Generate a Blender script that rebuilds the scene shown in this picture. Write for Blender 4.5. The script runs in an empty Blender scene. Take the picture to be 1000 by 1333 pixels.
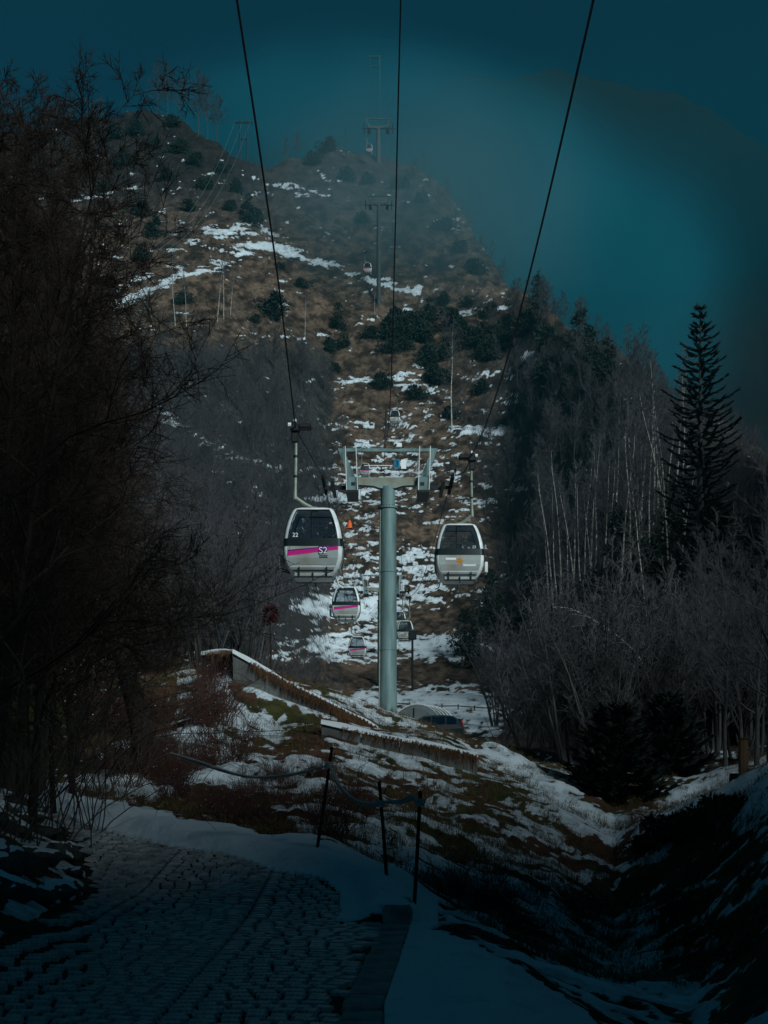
import bpy, bmesh, math, random
import numpy as np
from mathutils import Vector, Matrix
R = math.radians
scene = bpy.context.scene
C = scene.collection

# ------------------------------------------------------------------ camera
F, HY, EYE = 1800.0, 990.0, 1.65        # focal length, horizon row (photo pixels), eye height (m)
cam_d = bpy.data.cameras.new('camera'); cam = bpy.data.objects.new('camera', cam_d); C.objects.link(cam)
cam.location = (0, 0, EYE); cam.rotation_euler = (R(90), 0, 0)
cam_d.sensor_fit = 'HORIZONTAL'; cam_d.sensor_width = 36; cam_d.lens = 36 * F / 1000
cam_d.shift_y = (HY - 666.5) / 1000; cam_d.clip_start = 0.1; cam_d.clip_end = 6000
scene.camera = cam

# ------------------------------------------------------------------ sky, sun, exposure
SUN_EL, SUN_AZ = R(29), R(32)           # sun stands behind the camera, to the right
w = bpy.data.worlds.new('World'); scene.world = w; w.use_nodes = True
nt = w.node_tree; nt.nodes.clear()
sky = nt.nodes.new('ShaderNodeTexSky'); sky.sky_type = 'NISHITA'; sky.sun_disc = False
sky.sun_elevation = SUN_EL; sky.sun_rotation = math.pi - SUN_AZ
sky.air_density = 1.0; sky.dust_density = 1.0; sky.ozone_density = 4.0
tint = nt.nodes.new('ShaderNodeMix'); tint.data_type = 'RGBA'; tint.blend_type = 'MULTIPLY'
tint.inputs['Factor'].default_value = 1.0
tint.inputs[7].default_value = (0.030, 0.52, 0.66, 1)      # dense teal overcast at dusk
bg = nt.nodes.new('ShaderNodeBackground'); bg.inputs['Strength'].default_value = 0.0135
out = nt.nodes.new('ShaderNodeOutputWorld')
nt.links.new(sky.outputs[0], tint.inputs[6]); nt.links.new(tint.outputs[2], bg.inputs[0]); nt.links.new(bg.outputs[0], out.inputs[0])
sd = bpy.data.lights.new('sun', 'SUN'); sd.energy = 3.4; sd.angle = R(16); sd.color = (0.82, 0.97, 1.0)
so = bpy.data.objects.new('sun', sd); C.objects.link(so)
sdir = Vector((math.sin(SUN_AZ) * math.cos(SUN_EL), -math.cos(SUN_AZ) * math.cos(SUN_EL), math.sin(SUN_EL)))
so.rotation_euler = (-sdir).to_track_quat('-Z', 'Y').to_euler()
so.location = (40, -60, 120)
scene.view_settings.view_transform = 'Standard'; scene.view_settings.look = 'None'
scene.view_settings.exposure = 0.0; scene.view_settings.gamma = 1.0
scene.view_settings.use_curve_mapping = False
scene.render.engine = 'CYCLES'
scene.cycles.volume_bounces = 0; scene.cycles.max_bounces = 6; scene.cycles.transparent_max_bounces = 16

# ------------------------------------------------------------------ helpers
def P(px, py, d):
    return ((px - 500) / F * d, d, EYE + (HY - py) / F * d)
def tag(o, label=None, cat=None, group=None, kind=None):
    if label: o['label'] = label
    if cat: o['category'] = cat
    if group: o['group'] = group
    if kind: o['kind'] = kind
    return o
def mesh_np(name, V, faces, smooth=False):
    me = bpy.data.meshes.new(name)
    V = np.asarray(V, dtype=np.float32).reshape(-1, 3)
    if isinstance(faces, np.ndarray):
        k = faces.shape[1]; n = len(faces)
        me.vertices.add(len(V)); me.vertices.foreach_set('co', V.ravel())
        me.loops.add(n * k); me.loops.foreach_set('vertex_index', faces.astype(np.int32).ravel())
        me.polygons.add(n)
        me.polygons.foreach_set('loop_start', np.arange(0, n * k, k, dtype=np.int32))
        me.polygons.foreach_set('loop_total', np.full(n, k, dtype=np.int32))
        me.update(calc_edges=True)
    else:
        me.from_pydata([tuple(v) for v in V], [], [tuple(f) for f in faces]); me.update()
    if smooth:
        me.polygons.foreach_set('use_smooth', np.ones(len(me.polygons), dtype=bool))
    return me
def link(name, me, mat=None, parent=None, loc=None):
    o = bpy.data.objects.new(name, me); C.objects.link(o)
    if mat is not None and me is not None and len(me.materials) == 0: me.materials.append(mat)
    if parent is not None: o.parent = parent
    if loc is not None: o.location = loc
    return o
def empty(name, loc=(0, 0, 0), rz=0.0):
    o = bpy.data.objects.new(name, None); C.objects.link(o); o.location = loc; o.rotation_euler = (0, 0, rz)
    o.empty_display_size = 0.2
    return o
def copy_tree(o, parent=None):
    c = o.copy(); C.objects.link(c); c.parent = parent
    for ch in list(o.children): copy_tree(ch, c)
    return c

class MB:
    """collects simple shapes into one mesh"""
    def __init__(s): s.V = []; s.Fc = []
    def add(s, V, Fc):
        b = len(s.V); s.V += [tuple(v) for v in V]; s.Fc += [tuple(i + b for i in f) for f in Fc]; return s
    def box(s, c, size, rot=None, ch=0.0):
        hx, hy, hz = [k / 2 for k in size]; b = min(ch, hx * .9, hy * .9, hz * .9)
        if b <= 0:
            V = [(x, y, z) for z in (-hz, hz) for y in (-hy, hy) for x in (-hx, hx)]
            Fc = [(0, 2, 3, 1), (4, 5, 7, 6), (0, 1, 5, 4), (2, 6, 7, 3), (0, 4, 6, 2), (1, 3, 7, 5)]
        else:
            bm = bmesh.new(); bmesh.ops.create_cube(bm, size=1)
            for v in bm.verts: v.co = Vector((v.co.x * 2 * hx, v.co.y * 2 * hy, v.co.z * 2 * hz))
            bmesh.ops.bevel(bm, geom=bm.edges[:], offset=b, segments=1, affect='EDGES')
            bm.verts.index_update()
            V = [tuple(v.co) for v in bm.verts]; Fc = [tuple(v.index for v in f.verts) for f in bm.faces]; bm.free()
        M = rot.to_3x3() if rot is not None else Matrix.Identity(3)
        return s.add([tuple(M @ Vector(v) + Vector(c)) for v in V], Fc)
    def tube(s, pts, r, n=8, cap=True):
        pts = [Vector(p) for p in pts]; k = len(pts)
        rs = [r] * k if not hasattr(r, '__len__') else list(r)
        V = []; Fc = []
        up = Vector((0, 0, 1))
        t0 = (pts[1] - pts[0]).normalized()
        a = t0.cross(up)
        if a.length < 1e-3: a = t0.cross(Vector((1, 0, 0)))
        a.normalize()
        for i, p in enumerate(pts):
            t = (pts[min(i + 1, k - 1)] - pts[max(i - 1, 0)]).normalized()
            a = (a - t * a.dot(t)).normalized(); b = t.cross(a)
            for j in range(n):
                an = 2 * math.pi * j / n
                V.append(p + (a * math.cos(an) + b * math.sin(an)) * rs[i])
        for i in range(k - 1):
            for j in range(n):
                Fc.append((i * n + j, i * n + (j + 1) % n, (i + 1) * n + (j + 1) % n, (i + 1) * n + j))
        if cap:
            Fc.append(tuple(reversed(range(n)))); Fc.append(tuple((k - 1) * n + j for j in range(n)))
        return s.add(V, Fc)
    def prism(s, poly, y0, y1):
        """xz outline extruded along y"""
        n = len(poly)
        V = [(x, y0, z) for x, z in poly] + [(x, y1, z) for x, z in poly]
        Fc = [tuple(range(n)), tuple(reversed(range(n, 2 * n)))] + [(i, i + n, (i + 1) % n + n, (i + 1) % n) for i in range(n)]
        return s.add(V, Fc)
    def obj(s, name, mat, parent=None, smooth=False, loc=None):
        me = mesh_np(name, s.V, s.Fc, smooth)
        bm = bmesh.new(); bm.from_mesh(me); bmesh.ops.recalc_face_normals(bm, faces=bm.faces[:]); bm.to_mesh(me); bm.free()
        if smooth:
            try: me.set_sharp_from_angle(angle=R(40))
            except Exception: pass
        return link(name, me, mat, parent, loc)

# ---- value noise
_tab = np.random.RandomState(7).rand(256, 256).astype(np.float32)
def vn(x, y, seed=0):
    x = np.asarray(x, dtype=np.float64) + seed * 17.31; y = np.asarray(y, dtype=np.float64) + seed * 9.77
    xi = np.floor(x).astype(np.int64); yi = np.floor(y).astype(np.int64)
    fx = x - xi; fy = y - yi; fx = fx * fx * (3 - 2 * fx); fy = fy * fy * (3 - 2 * fy)
    a = _tab[xi & 255, yi & 255]; b = _tab[(xi + 1) & 255, yi & 255]
    c = _tab[xi & 255, (yi + 1) & 255]; d = _tab[(xi + 1) & 255, (yi + 1) & 255]
    return (a * (1 - fx) + b * fx) * (1 - fy) + (c * (1 - fx) + d * fx) * fy
def fbm(x, y, o=4, seed=0, gain=0.5):
    s = 0; a = 1; t = 0
    for i in range(o):
        s = s + a * vn(x * 2 ** i, y * 2 ** i, seed + i * 3); t += a; a *= gain
    return s / t
def sstep(a, b, x):
    t = np.clip((x - a) / (b - a), 0, 1); return t * t * (3 - 2 * t)

# ------------------------------------------------------------------ materials
def mat(name, col, rough=0.7, metal=0.0, spec=0.3, var=0.0, vscale=5.0, bump=0.0, bscale=30.0, col2=None, scale3=(1, 1, 1), trans=0.0):
    m = bpy.data.materials.new(name); m.use_nodes = True
    t = m.node_tree; b = t.nodes['Principled BSDF']
    b.inputs['Roughness'].default_value = rough; b.inputs['Metallic'].default_value = metal
    b.inputs['Specular IOR Level'].default_value = spec
    b.inputs['Base Color'].default_value = (*col, 1)
    tc = t.nodes.new('ShaderNodeTexCoord'); mp = t.nodes.new('ShaderNodeMapping'); mp.inputs['Scale'].default_value = scale3
    t.links.new(tc.outputs['Object'], mp.inputs[0])
    if var > 0 or col2:
        n = t.nodes.new('ShaderNodeTexNoise'); n.inputs['Scale'].default_value = vscale; n.inputs['Detail'].default_value = 5
        t.links.new(mp.outputs[0], n.inputs['Vector'])
        rp = t.nodes.new('ShaderNodeValToRGB'); c2 = col2 or tuple(c * (1 - var) for c in col)
        rp.color_ramp.elements[0].position = 0.35; rp.color_ramp.elements[1].position = 0.65
        rp.color_ramp.elements[0].color = (*c2, 1); rp.color_ramp.elements[1].color = (*col, 1)
        t.links.new(n.outputs[0], rp.inputs[0]); t.links.new(rp.outputs[0], b.inputs['Base Color'])
    if bump > 0:
        n = t.nodes.new('ShaderNodeTexNoise'); n.inputs['Scale'].default_value = bscale; n.inputs['Detail'].default_value = 6
        t.links.new(mp.outputs[0], n.inputs['Vector'])
        bp = t.nodes.new('ShaderNodeBump'); bp.inputs['Strength'].default_value = bump; bp.inputs['Distance'].default_value = 0.05
        t.links.new(n.outputs[0], bp.inputs['Height']); t.links.new(bp.outputs[0], b.inputs['Normal'])
    return m
M = {}
M['cobble'] = mat('cobble_stone', (0.50, 0.51, 0.51), 0.5, spec=0.5, vscale=5.0, bump=0.35, bscale=30, col2=(0.20, 0.21, 0.21))
M['joint'] = mat('path_joint', (0.022, 0.021, 0.019), 0.95, var=0.4, vscale=8)
M['kerb'] = mat('kerb_stone', (0.36, 0.36, 0.34), 0.85, var=0.5, vscale=4, bump=0.6, bscale=25)
M['rock'] = mat('rock', (0.10, 0.095, 0.085), 0.9, var=0.5, vscale=3, bump=0.8, bscale=8)
M['snow'] = mat('snow', (0.80, 0.83, 0.85), 0.8, spec=0.2, bump=0.4, bscale=14)
M['concrete'] = mat('concrete', (0.16, 0.165, 0.155), 0.9, bump=0.4, bscale=12, col2=(0.06, 0.062, 0.055), vscale=0.9, scale3=(1.6, 1.6, 0.35))
M['rust_pole'] = mat('rusty_steel', (0.030, 0.022, 0.018), 0.7, metal=0.3, var=0.5, vscale=12)
M['rope'] = mat('grey_rope', (0.62, 0.63, 0.60), 0.9, var=0.4, vscale=40, bump=0.6, bscale=120)
M['galv'] = mat('green_grey_paint', (0.17, 0.25, 0.245), 0.6, metal=0.15, col2=(0.09, 0.145, 0.145), vscale=2.2, bump=0.15, bscale=9, scale3=(1.6, 1.6, 0.22))
M['galv_rust'] = mat('stained_beam_paint', (0.24, 0.34, 0.32), 0.6, metal=0.1, col2=(0.19, 0.15, 0.10), vscale=0.9)
M['dark_steel'] = mat('dark_steel', (0.02, 0.022, 0.024), 0.5, metal=0.5)
M['rubber'] = mat('black_rubber', (0.015, 0.015, 0.015), 0.8)
M['cable'] = mat('wire_rope', (0.045, 0.05, 0.052), 0.6, metal=0.4)
M['frame'] = mat('cabin_white_frame', (0.80, 0.82, 0.81), 0.4, var=0.25, vscale=3)
M['panel'] = mat('cabin_silver_panel', (0.40, 0.45, 0.43), 0.4, metal=0.15, col2=(0.30, 0.27, 0.23), vscale=1.1)
M['band'] = mat('cabin_black_band', (0.008, 0.016, 0.018), 0.35)
M['pink'] = mat('magenta_stripe', (0.62, 0.008, 0.22), 0.45)
M['purple'] = mat('purple_print', (0.08, 0.015, 0.13), 0.5)
M['white'] = mat('white_print', (0.8, 0.82, 0.82), 0.5)
M['print_dark'] = mat('dark_print', (0.05, 0.05, 0.055), 0.6)
M['amber'] = mat('amber_print', (0.50, 0.20, 0.015), 0.5)
M['bluesign'] = mat('blue_sign', (0.01, 0.15, 0.25), 0.5)
M['hanger'] = mat('hanger_steel', (0.24, 0.27, 0.22), 0.5, metal=0.3, var=0.3, vscale=4)
M['orange'] = mat('orange_plastic', (0.80, 0.12, 0.01), 0.5)
M['seat'] = mat('dark_seat', (0.03, 0.03, 0.035), 0.8)
M['skin'] = mat('skin', (0.40, 0.25, 0.19), 0.6)
M['jacket_red'] = mat('wine_jacket', (0.14, 0.01, 0.045), 0.8)
M['jacket_teal'] = mat('teal_jacket', (0.01, 0.07, 0.08), 0.8)
M['hair'] = mat('dark_cap', (0.03, 0.025, 0.02), 0.8)
M['tarp'] = mat('grey_tarpaulin', (0.20, 0.225, 0.225), 0.6, var=0.3, vscale=1.5)
M['car'] = mat('dark_car_paint', (0.012, 0.016, 0.018), 0.25, spec=0.6)
M['tail'] = mat('red_tail_light', (0.35, 0.01, 0.03), 0.3)
M['wood'] = mat('weathered_post_wood', (0.19, 0.10, 0.05), 0.85, var=0.5, vscale=4, bump=0.4, bscale=20, scale3=(3, 3, 0.3))
M['darkwood'] = mat('dark_planks', (0.07, 0.05, 0.035), 0.9, var=0.5, vscale=4, scale3=(3, 3, 0.3))
M['bark'] = mat('dark_bark', (0.075, 0.070, 0.066), 0.9, var=0.4, vscale=3)
M['bark_near'] = mat('brown_bark', (0.030, 0.021, 0.016), 0.9, var=0.4, vscale=5)
M['twig'] = mat('grey_violet_twigs', (0.080, 0.076, 0.082), 0.9, var=0.35, vscale=0.4)
M['twig_brown'] = mat('brown_twigs', (0.042, 0.028, 0.021), 0.9, var=0.4, vscale=0.8)
M['birch'] = mat('pale_birch_bark', (0.50, 0.49, 0.43), 0.8, col2=(0.16, 0.15, 0.13), vscale=2.2, scale3=(1, 1, 2.5))
M['redtwig'] = mat('red_brown_twigs', (0.10, 0.045, 0.035), 0.9, var=0.4, vscale=3)
M['needle'] = mat('conifer_needles', (0.020, 0.036, 0.026), 0.85, var=0.5, vscale=0.6)
M['needle_dark'] = mat('dark_spruce_needles', (0.010, 0.016, 0.015), 0.9, var=0.4, vscale=0.6)
M['redleaf'] = mat('wine_red_dead_leaves', (0.050, 0.012, 0.014), 0.85)
M['grass'] = mat('dead_grass', (0.155, 0.090, 0.042), 0.9, col2=(0.065, 0.062, 0.022), vscale=0.9)
M['rustgrass'] = mat('rusty_hanging_grass', (0.13, 0.065, 0.03), 0.9, var=0.5, vscale=2)
def glass_mat(name, tint_c, gl=0.25):
    m = bpy.data.materials.new(name); m.use_nodes = True; t = m.node_tree; t.nodes.clear()
    o = t.nodes.new('ShaderNodeOutputMaterial'); mx = t.nodes.new('ShaderNodeMixShader')
    tr = t.nodes.new('ShaderNodeBsdfTransparent'); tr.inputs[0].default_value = (*tint_c, 1)
    g = t.nodes.new('ShaderNodeBsdfGlossy'); g.inputs['Roughness'].default_value = 0.08; g.inputs[0].default_value = (0.75, 0.85, 0.9, 1)
    mx.inputs[0].default_value = gl
    t.links.new(tr.outputs[0], mx.inputs[1]); t.links.new(g.outputs[0], mx.inputs[2]); t.links.new(mx.outputs[0], o.inputs[0])
    return m
M['glass'] = glass_mat('smoked_window', (0.74, 0.77, 0.78), 0.20)
M['carglass'] = glass_mat('car_window', (0.10, 0.14, 0.14), 0.25)

# ground material: vertex attribute 'tone' = earth/grass colour, 'snow' = snow cover, fine noise breaks the edges
def ground_mat():
    m = bpy.data.materials.new('hillside_ground'); m.use_nodes = True; t = m.node_tree; b = t.nodes['Principled BSDF']
    L = t.links.new
    at = t.nodes.new('ShaderNodeAttribute'); at.attribute_name = 'tone'
    sn = t.nodes.new('ShaderNodeAttribute'); sn.attribute_name = 'snow'
    ge = t.nodes.new('ShaderNodeNewGeometry')
    n1 = t.nodes.new('ShaderNodeTexNoise'); n1.inputs['Scale'].default_value = 1.1; n1.inputs['Detail'].default_value = 9; n1.inputs['Roughness'].default_value = 0.72
    L(ge.outputs['Position'], n1.inputs['Vector'])
    n2 = t.nodes.new('ShaderNodeTexNoise'); n2.inputs['Scale'].default_value = 7; n2.inputs['Detail'].default_value = 7; n2.inputs['Roughness'].default_value = 0.7
    L(ge.outputs['Position'], n2.inputs['Vector'])
    rp = t.nodes.new('ShaderNodeMapRange'); rp.inputs[1].default_value = 0.3; rp.inputs[2].default_value = 0.7; rp.inputs[3].default_value = 0.2; rp.inputs[4].default_value = 1.6
    L(n1.outputs[0], rp.inputs[0])
    mu = t.nodes.new('ShaderNodeVectorMath'); mu.operation = 'SCALE'
    L(at.outputs['Color'], mu.inputs[0]); L(rp.outputs[0], mu.inputs['Scale'])
    ad = t.nodes.new('ShaderNodeMath'); ad.operation = 'MULTIPLY_ADD'; ad.inputs[1].default_value = 0.7; ad.inputs[2].default_value = -0.35
    L(n2.outputs[0], ad.inputs[0])
    ad1 = t.nodes.new('ShaderNodeMath'); ad1.operation = 'MULTIPLY_ADD'; ad1.inputs[1].default_value = 2.0; ad1.inputs[2].default_value = -1.0
    L(n1.outputs[0], ad1.inputs[0])
    ad0 = t.nodes.new('ShaderNodeMath'); ad0.operation = 'ADD'; L(ad.outputs[0], ad0.inputs[0]); L(ad1.outputs[0], ad0.inputs[1])
    # fully covered drifts stay covered
    cl = t.nodes.new('ShaderNodeMapRange'); cl.inputs[1].default_value = 0.9; cl.inputs[2].default_value = 1.0; cl.inputs[3].default_value = 0.0; cl.inputs[4].default_value = 0.8
    L(sn.outputs['Fac'], cl.inputs[0])
    s3 = t.nodes.new('ShaderNodeMath'); s3.operation = 'ADD'; L(sn.outputs['Fac'], s3.inputs[0]); L(cl.outputs[0], s3.inputs[1])
    s2 = t.nodes.new('ShaderNodeMath'); s2.operation = 'ADD'; L(s3.outputs[0], s2.inputs[0]); L(ad0.outputs[0], s2.inputs[1])
    ss = t.nodes.new('ShaderNodeMapRange'); ss.interpolation_type = 'SMOOTHSTEP'; ss.inputs[1].default_value = 0.42; ss.inputs[2].default_value = 0.58
    L(s2.outputs[0], ss.inputs[0])
    mx = t.nodes.new('ShaderNodeMix'); mx.data_type = 'RGBA'
    n3 = t.nodes.new('ShaderNodeTexNoise'); n3.inputs['Scale'].default_value = 2.3; n3.inputs['Detail'].default_value = 8; n3.inputs['Roughness'].default_value = 0.75
    L(ge.outputs['Position'], n3.inputs['Vector'])
    sr = t.nodes.new('ShaderNodeValToRGB'); sr.color_ramp.elements[0].position = 0.36; sr.color_ramp.elements[1].position = 0.62
    sr.color_ramp.elements[0].color = (0.34, 0.38, 0.40, 1); sr.color_ramp.elements[1].color = (0.72, 0.78, 0.82, 1)
    cv = t.nodes.new('ShaderNodeMath'); cv.operation = 'MULTIPLY_ADD'; cv.inputs[1].default_value = 0.22; cv.use_clamp = True
    L(cl.outputs[0], cv.inputs[0]); L(n3.outputs[0], cv.inputs[2]); L(cv.outputs[0], sr.inputs[0]); L(sr.outputs[0], mx.inputs[7])
    L(ss.outputs[0], mx.inputs['Factor']); L(mu.outputs[0], mx.inputs[6]); L(mx.outputs[2], b.inputs['Base Color'])
    b.inputs['Roughness'].default_value = 0.9; b.inputs['Specular IOR Level'].default_value = 0.15
    bp = t.nodes.new('ShaderNodeBump'); bp.inputs['Strength'].default_value = 0.55; bp.inputs['Distance'].default_value = 0.12
    hm = t.nodes.new('ShaderNodeMath'); hm.operation = 'MULTIPLY_ADD'; hm.inputs[1].default_value = 0.6
    L(ss.outputs[0], hm.inputs[0]); L(n2.outputs[0], hm.inputs[2]); L(hm.outputs[0], bp.inputs['Height']); L(bp.outputs[0], b.inputs['Normal'])
    return m
M['ground'] = ground_mat()

# ------------------------------------------------------------------ terrain: profiles row(distance) for photo columns
COLS = {
 -400: [(5,1560),(9,1240),(15,1050),(25,930),(40,800),(80,700),(150,560),(250,380),(400,210),(450,260),(700,330),(850,300),(1000,230),(1120,260)],
 0: [(5,1584),(8.66,1318),(10.5,1215),(13,1140),(16,1092),(20,1058),(24,1036),(30,985),(40,915),(60,850),(100,760),(150,660),(200,560),(250,450),(300,350),(350,260),(400,190),(430,180),(480,260),(700,330),(850,300),(1000,220),(1120,260)],
 120: [(5,1584),(8.66,1333),(12,1235),(16,1150),(20,1090),(24,1055),(26,1043),(30,1008),(36,960),(45,900),(60,860),(100,790),(150,690),(200,575),(250,460),(300,355),(350,260),(400,172),(415,156),(460,230),(700,330),(850,300),(1000,215),(1120,260)],
 180: [(5,1584),(8.66,1333),(12,1237),(16,1163),(20,1092),(23,1060),(26,1040),(32,988),(38,940),(45,895),(55,868),(80,838),(120,770),(160,690),(200,590),(250,470),(300,365),(350,265),(400,155),(410,140),(460,215),(700,320),(850,280),(1000,215),(1120,260)],
 250: [(5,1584),(8.66,1333),(12,1237),(15,1186),(18,1122),(20,1095),(22,1070),(26,1040),(32,985),(38,930),(44,882),(50,864),(70,850),(100,825),(150,740),(190,640),(230,530),(270,430),(310,340),(350,265),(390,178),(402,163),(450,230),(700,320),(850,280),(1000,210),(1120,260)],
 305: [(5,1584),(8.66,1333),(13,1218),(16,1160),(18.3,1114),(20,1095),(23,1066),(27,1035),(33,988),(38.6,925),(41,862),(50,858),(70,862),(100,845),(150,770),(190,680),(230,570),(270,470),(305,375),(335,310),(365,250),(393,200),(403,196),(450,250),(700,320),(850,280),(1000,200),(1120,260)],
 350: [(5,1584),(8.66,1333),(14,1202),(17,1142),(18.5,1116),(22,1080),(27,1035),(33,990),(38.6,940),(41,886),(50,880),(70,882),(100,862),(150,800),(190,715),(230,610),(265,520),(300,420),(330,345),(360,285),(390,225),(400,220),(440,270),(700,300),(850,260),(1000,195),(1120,240)],
 430: [(5,1584),(8.66,1333),(15,1187),(17,1133),(20,1092),(25,1048),(30,1010),(34.3,980),(36.8,946),(38.8,950),(41.2,917),(50,908),(62,912),(70,920),(85,928),(110,918),(150,885),(190,848),(205,825),(225,765),(245,695),(280,590),(308,490),(330,395),(345,340),(370,270),(395,197),(405,190),(450,240),(700,290),(850,240),(1000,185),(1120,240)],
 500: [(5,1584),(8.66,1333),(12,1237),(14.5,1194),(16,1160),(18,1140),(22,1088),(28,1040),(33,1012),(34.8,996),(37.2,958),(45,945),(58,922),(66,930),(72,950),(78,958),(90,948),(110,925),(160,893),(190,868),(205,850),(225,790),(245,715),(280,610),(308,505),(330,405),(338,372),(360,310),(395,207),(405,202),(450,245),(700,280),(850,230),(1000,160),(1120,240)],
 540: [(5,1584),(8.66,1333),(12,1238),(13.8,1207),(16,1175),(20,1118),(26,1062),(31,1028),(34.8,1003),(37.2,963),(45,950),(52,942),(60,955),(70,965),(78,965),(90,950),(110,928),(160,895),(190,870),(205,852),(225,790),(245,715),(280,610),(306,512),(328,420),(342,365),(362,300),(388,220),(398,216),(450,260),(700,280),(850,230),(1000,125),(1120,240)],
 580: [(5,1584),(9,1320),(11,1262),(13,1228),(16,1195),(20,1140),(25,1088),(30,1042),(34,1016),(35.2,1008),(37.4,972),(45,960),(50,954),(58,975),(78,968),(90,951),(110,930),(160,897),(190,872),(205,855),(225,790),(245,715),(280,610),(305,520),(325,440),(345,370),(365,300),(385,255),(395,250),(440,300),(700,290),(850,230),(1000,108),(1120,240)],
 620: [(5,1586),(9,1322),(11,1264),(12,1248),(15,1220),(20,1152),(25,1097),(31,1047),(36,1010),(40,988),(48,972),(58,982),(78,968),(90,953),(110,932),(160,898),(195,870),(212,830),(230,770),(245,715),(275,625),(300,530),(320,450),(340,380),(360,325),(372,308),(380,306),(430,380),(700,320),(850,240),(1000,90),(1120,240)],
 660: [(5,1590),(9,1326),(10.8,1270),(12,1264),(15,1238),(20,1168),(25,1108),(31,1056),(38,1008),(43,988),(50,984),(60,978),(80,961),(110,935),(160,900),(200,865),(220,810),(240,740),(270,640),(290,560),(310,480),(330,410),(345,368),(352,362),(400,430),(550,560),(700,420),(850,260),(1000,81),(1120,240)],
 720: [(5,1600),(9,1345),(11,1300),(14,1275),(20,1195),(26,1123),(33,1062),(40,1020),(48,1002),(60,985),(80,960),(110,930),(150,895),(180,840),(210,760),(240,650),(260,570),(280,490),(300,420),(310,404),(350,470),(550,600),(700,450),(850,270),(1000,72),(1120,240)],
 800: [(5,1620),(9,1370),(11,1332),(15,1297),(20,1243),(25,1183),(32,1112),(40,1055),(50,1015),(65,980),(90,940),(120,890),(150,820),(180,730),(210,620),(235,530),(255,462),(262,452),(300,520),(550,620),(700,480),(850,290),(1000,84),(1120,240)],
 900: [(5,1640),(9,1405),(12,1345),(16,1265),(20,1200),(25,1125),(29,1072),(32,1060),(38,1062),(50,1020),(65,970),(90,910),(120,840),(150,750),(180,660),(210,570),(225,535),(260,600),(550,640),(700,500),(850,310),(1000,132),(1120,240)],
 1000: [(5,1600),(9,1345),(12,1255),(16,1175),(20,1105),(24,1045),(28,1012),(31,1005),(40,1012),(55,980),(75,930),(100,870),(130,790),(160,700),(190,620),(205,592),(240,630),(550,640),(700,510),(850,330),(1000,190),(1120,240)],
 1400: [(5,1500),(9,1150),(15,960),(25,850),(40,800),(60,780),(100,740),(150,680),(205,620),(260,620),(550,620),(700,520),(850,330),(1000,300),(1120,240)],
}
_cx = np.array(sorted(COLS))
_RD = {-400: 400, 0: 430, 120: 415, 180: 410, 250: 402, 305: 403, 350: 400, 430: 405, 500: 405, 540: 398, 580: 395, 620: 380, 660: 352, 720: 310, 800: 262, 900: 225, 1000: 205, 1400: 205}
_rd = np.array([_RD[c] for c in _cx], float)
_dd = np.concatenate([np.arange(5, 60, 0.2), np.arange(60, 440, 1.0), np.arange(440, 1125, 10.0)])
def col_py(c):
    a = np.array(COLS[c]); z = EYE + (HY - a[:, 1]) / F * a[:, 0]
    z = np.interp(_dd, a[:, 0], z)
    for _ in range(2): z[1:-1] = (z[:-2] + 2 * z[1:-1] + z[2:]) / 4
    return HY - (z - EYE) / _dd * F
_PYT = np.stack([col_py(c) for c in _cx])
def _look(ci, d):
    di = np.clip(np.searchsorted(_dd, d) - 1, 0, len(_dd) - 2)
    u = np.clip((d - _dd[di]) / (_dd[di + 1] - _dd[di]), 0, 1)
    return _PYT[ci, di] * (1 - u) + _PYT[ci, di + 1] * u
def base_z(x, y):
    x = np.asarray(x, float); y = np.asarray(y, float)
    d = np.clip(y, 5, 1120)
    px = np.clip(500 + F * x / d, _cx[0], _cx[-1])
    ci = np.clip(np.searchsorted(_cx, px) - 1, 0, len(_cx) - 2)
    t = (px - _cx[ci]) / (_cx[ci + 1] - _cx[ci])
    dr = _rd[ci] * (1 - t) + _rd[ci + 1] * t
    wgt = np.clip((d - 60) / (dr - 60), 0, 1) * np.clip(1 - (d - dr) / 220, 0, 1)
    py = _look(ci, d + (_rd[ci] - dr) * wgt) * (1 - t) + _look(ci + 1, d + (_rd[ci + 1] - dr) * wgt) * t
    z = EYE + (HY - py) / F * d
    # unseen hill added behind and right of the camera to shade the foreground
    def seg(ax, ay, bx, by, h, s):
        vx, vy = bx - ax, by - ay; k = np.clip(((x - ax) * vx + (y - ay) * vy) / (vx * vx + vy * vy), 0, 1)
        r = np.hypot(x - ax - k * vx, y - ay - k * vy); return (h[0] * (1 - k) + h[1] * k) * np.exp(-(r / s) ** 2)
    hill = np.maximum.reduce([seg(88, 140, 62, 45, (62, 62), 19), seg(62, 45, 54, -5, (62, 42), 19), seg(54, -5, 20, -44, (42, 42.5), 18)])
    return z + hill
# ---- path outline (photo column, distance)
PATH_R = [(430, 6), (432, 8), (440, 9), (470, 11), (490, 13), (499, 14.5), (494, 15.6), (470, 16.4), (430, 17.0), (380, 17.7), (330, 18.5), (260, 19.4), (200, 20.3), (140, 21.6), (80, 23.2), (30, 25.2)]
PATH_L = [(-40, 26), (28, 24), (62, 21.5), (100, 18), (112, 16.2), (108, 14.5), (60, 12.4), (0, 10.2), (-80, 8.4), (-240, 6)]
def pd(px, d): return ((px - 500) / F * d, d)
PATH = [pd(*q) for q in PATH_R + PATH_L]
def inside(poly, x, y):
    x = np.asarray(x); y = np.asarray(y); r = np.zeros(x.shape, bool); n = len(poly); j = n - 1
    for i in range(n):
        xi, yi = poly[i]; xj, yj = poly[j]
        c = ((yi > y) != (yj > y)) & (x < (xj - xi) * (y - yi) / (yj - yi + 1e-12) + xi); r ^= c; j = i
    return r
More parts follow.
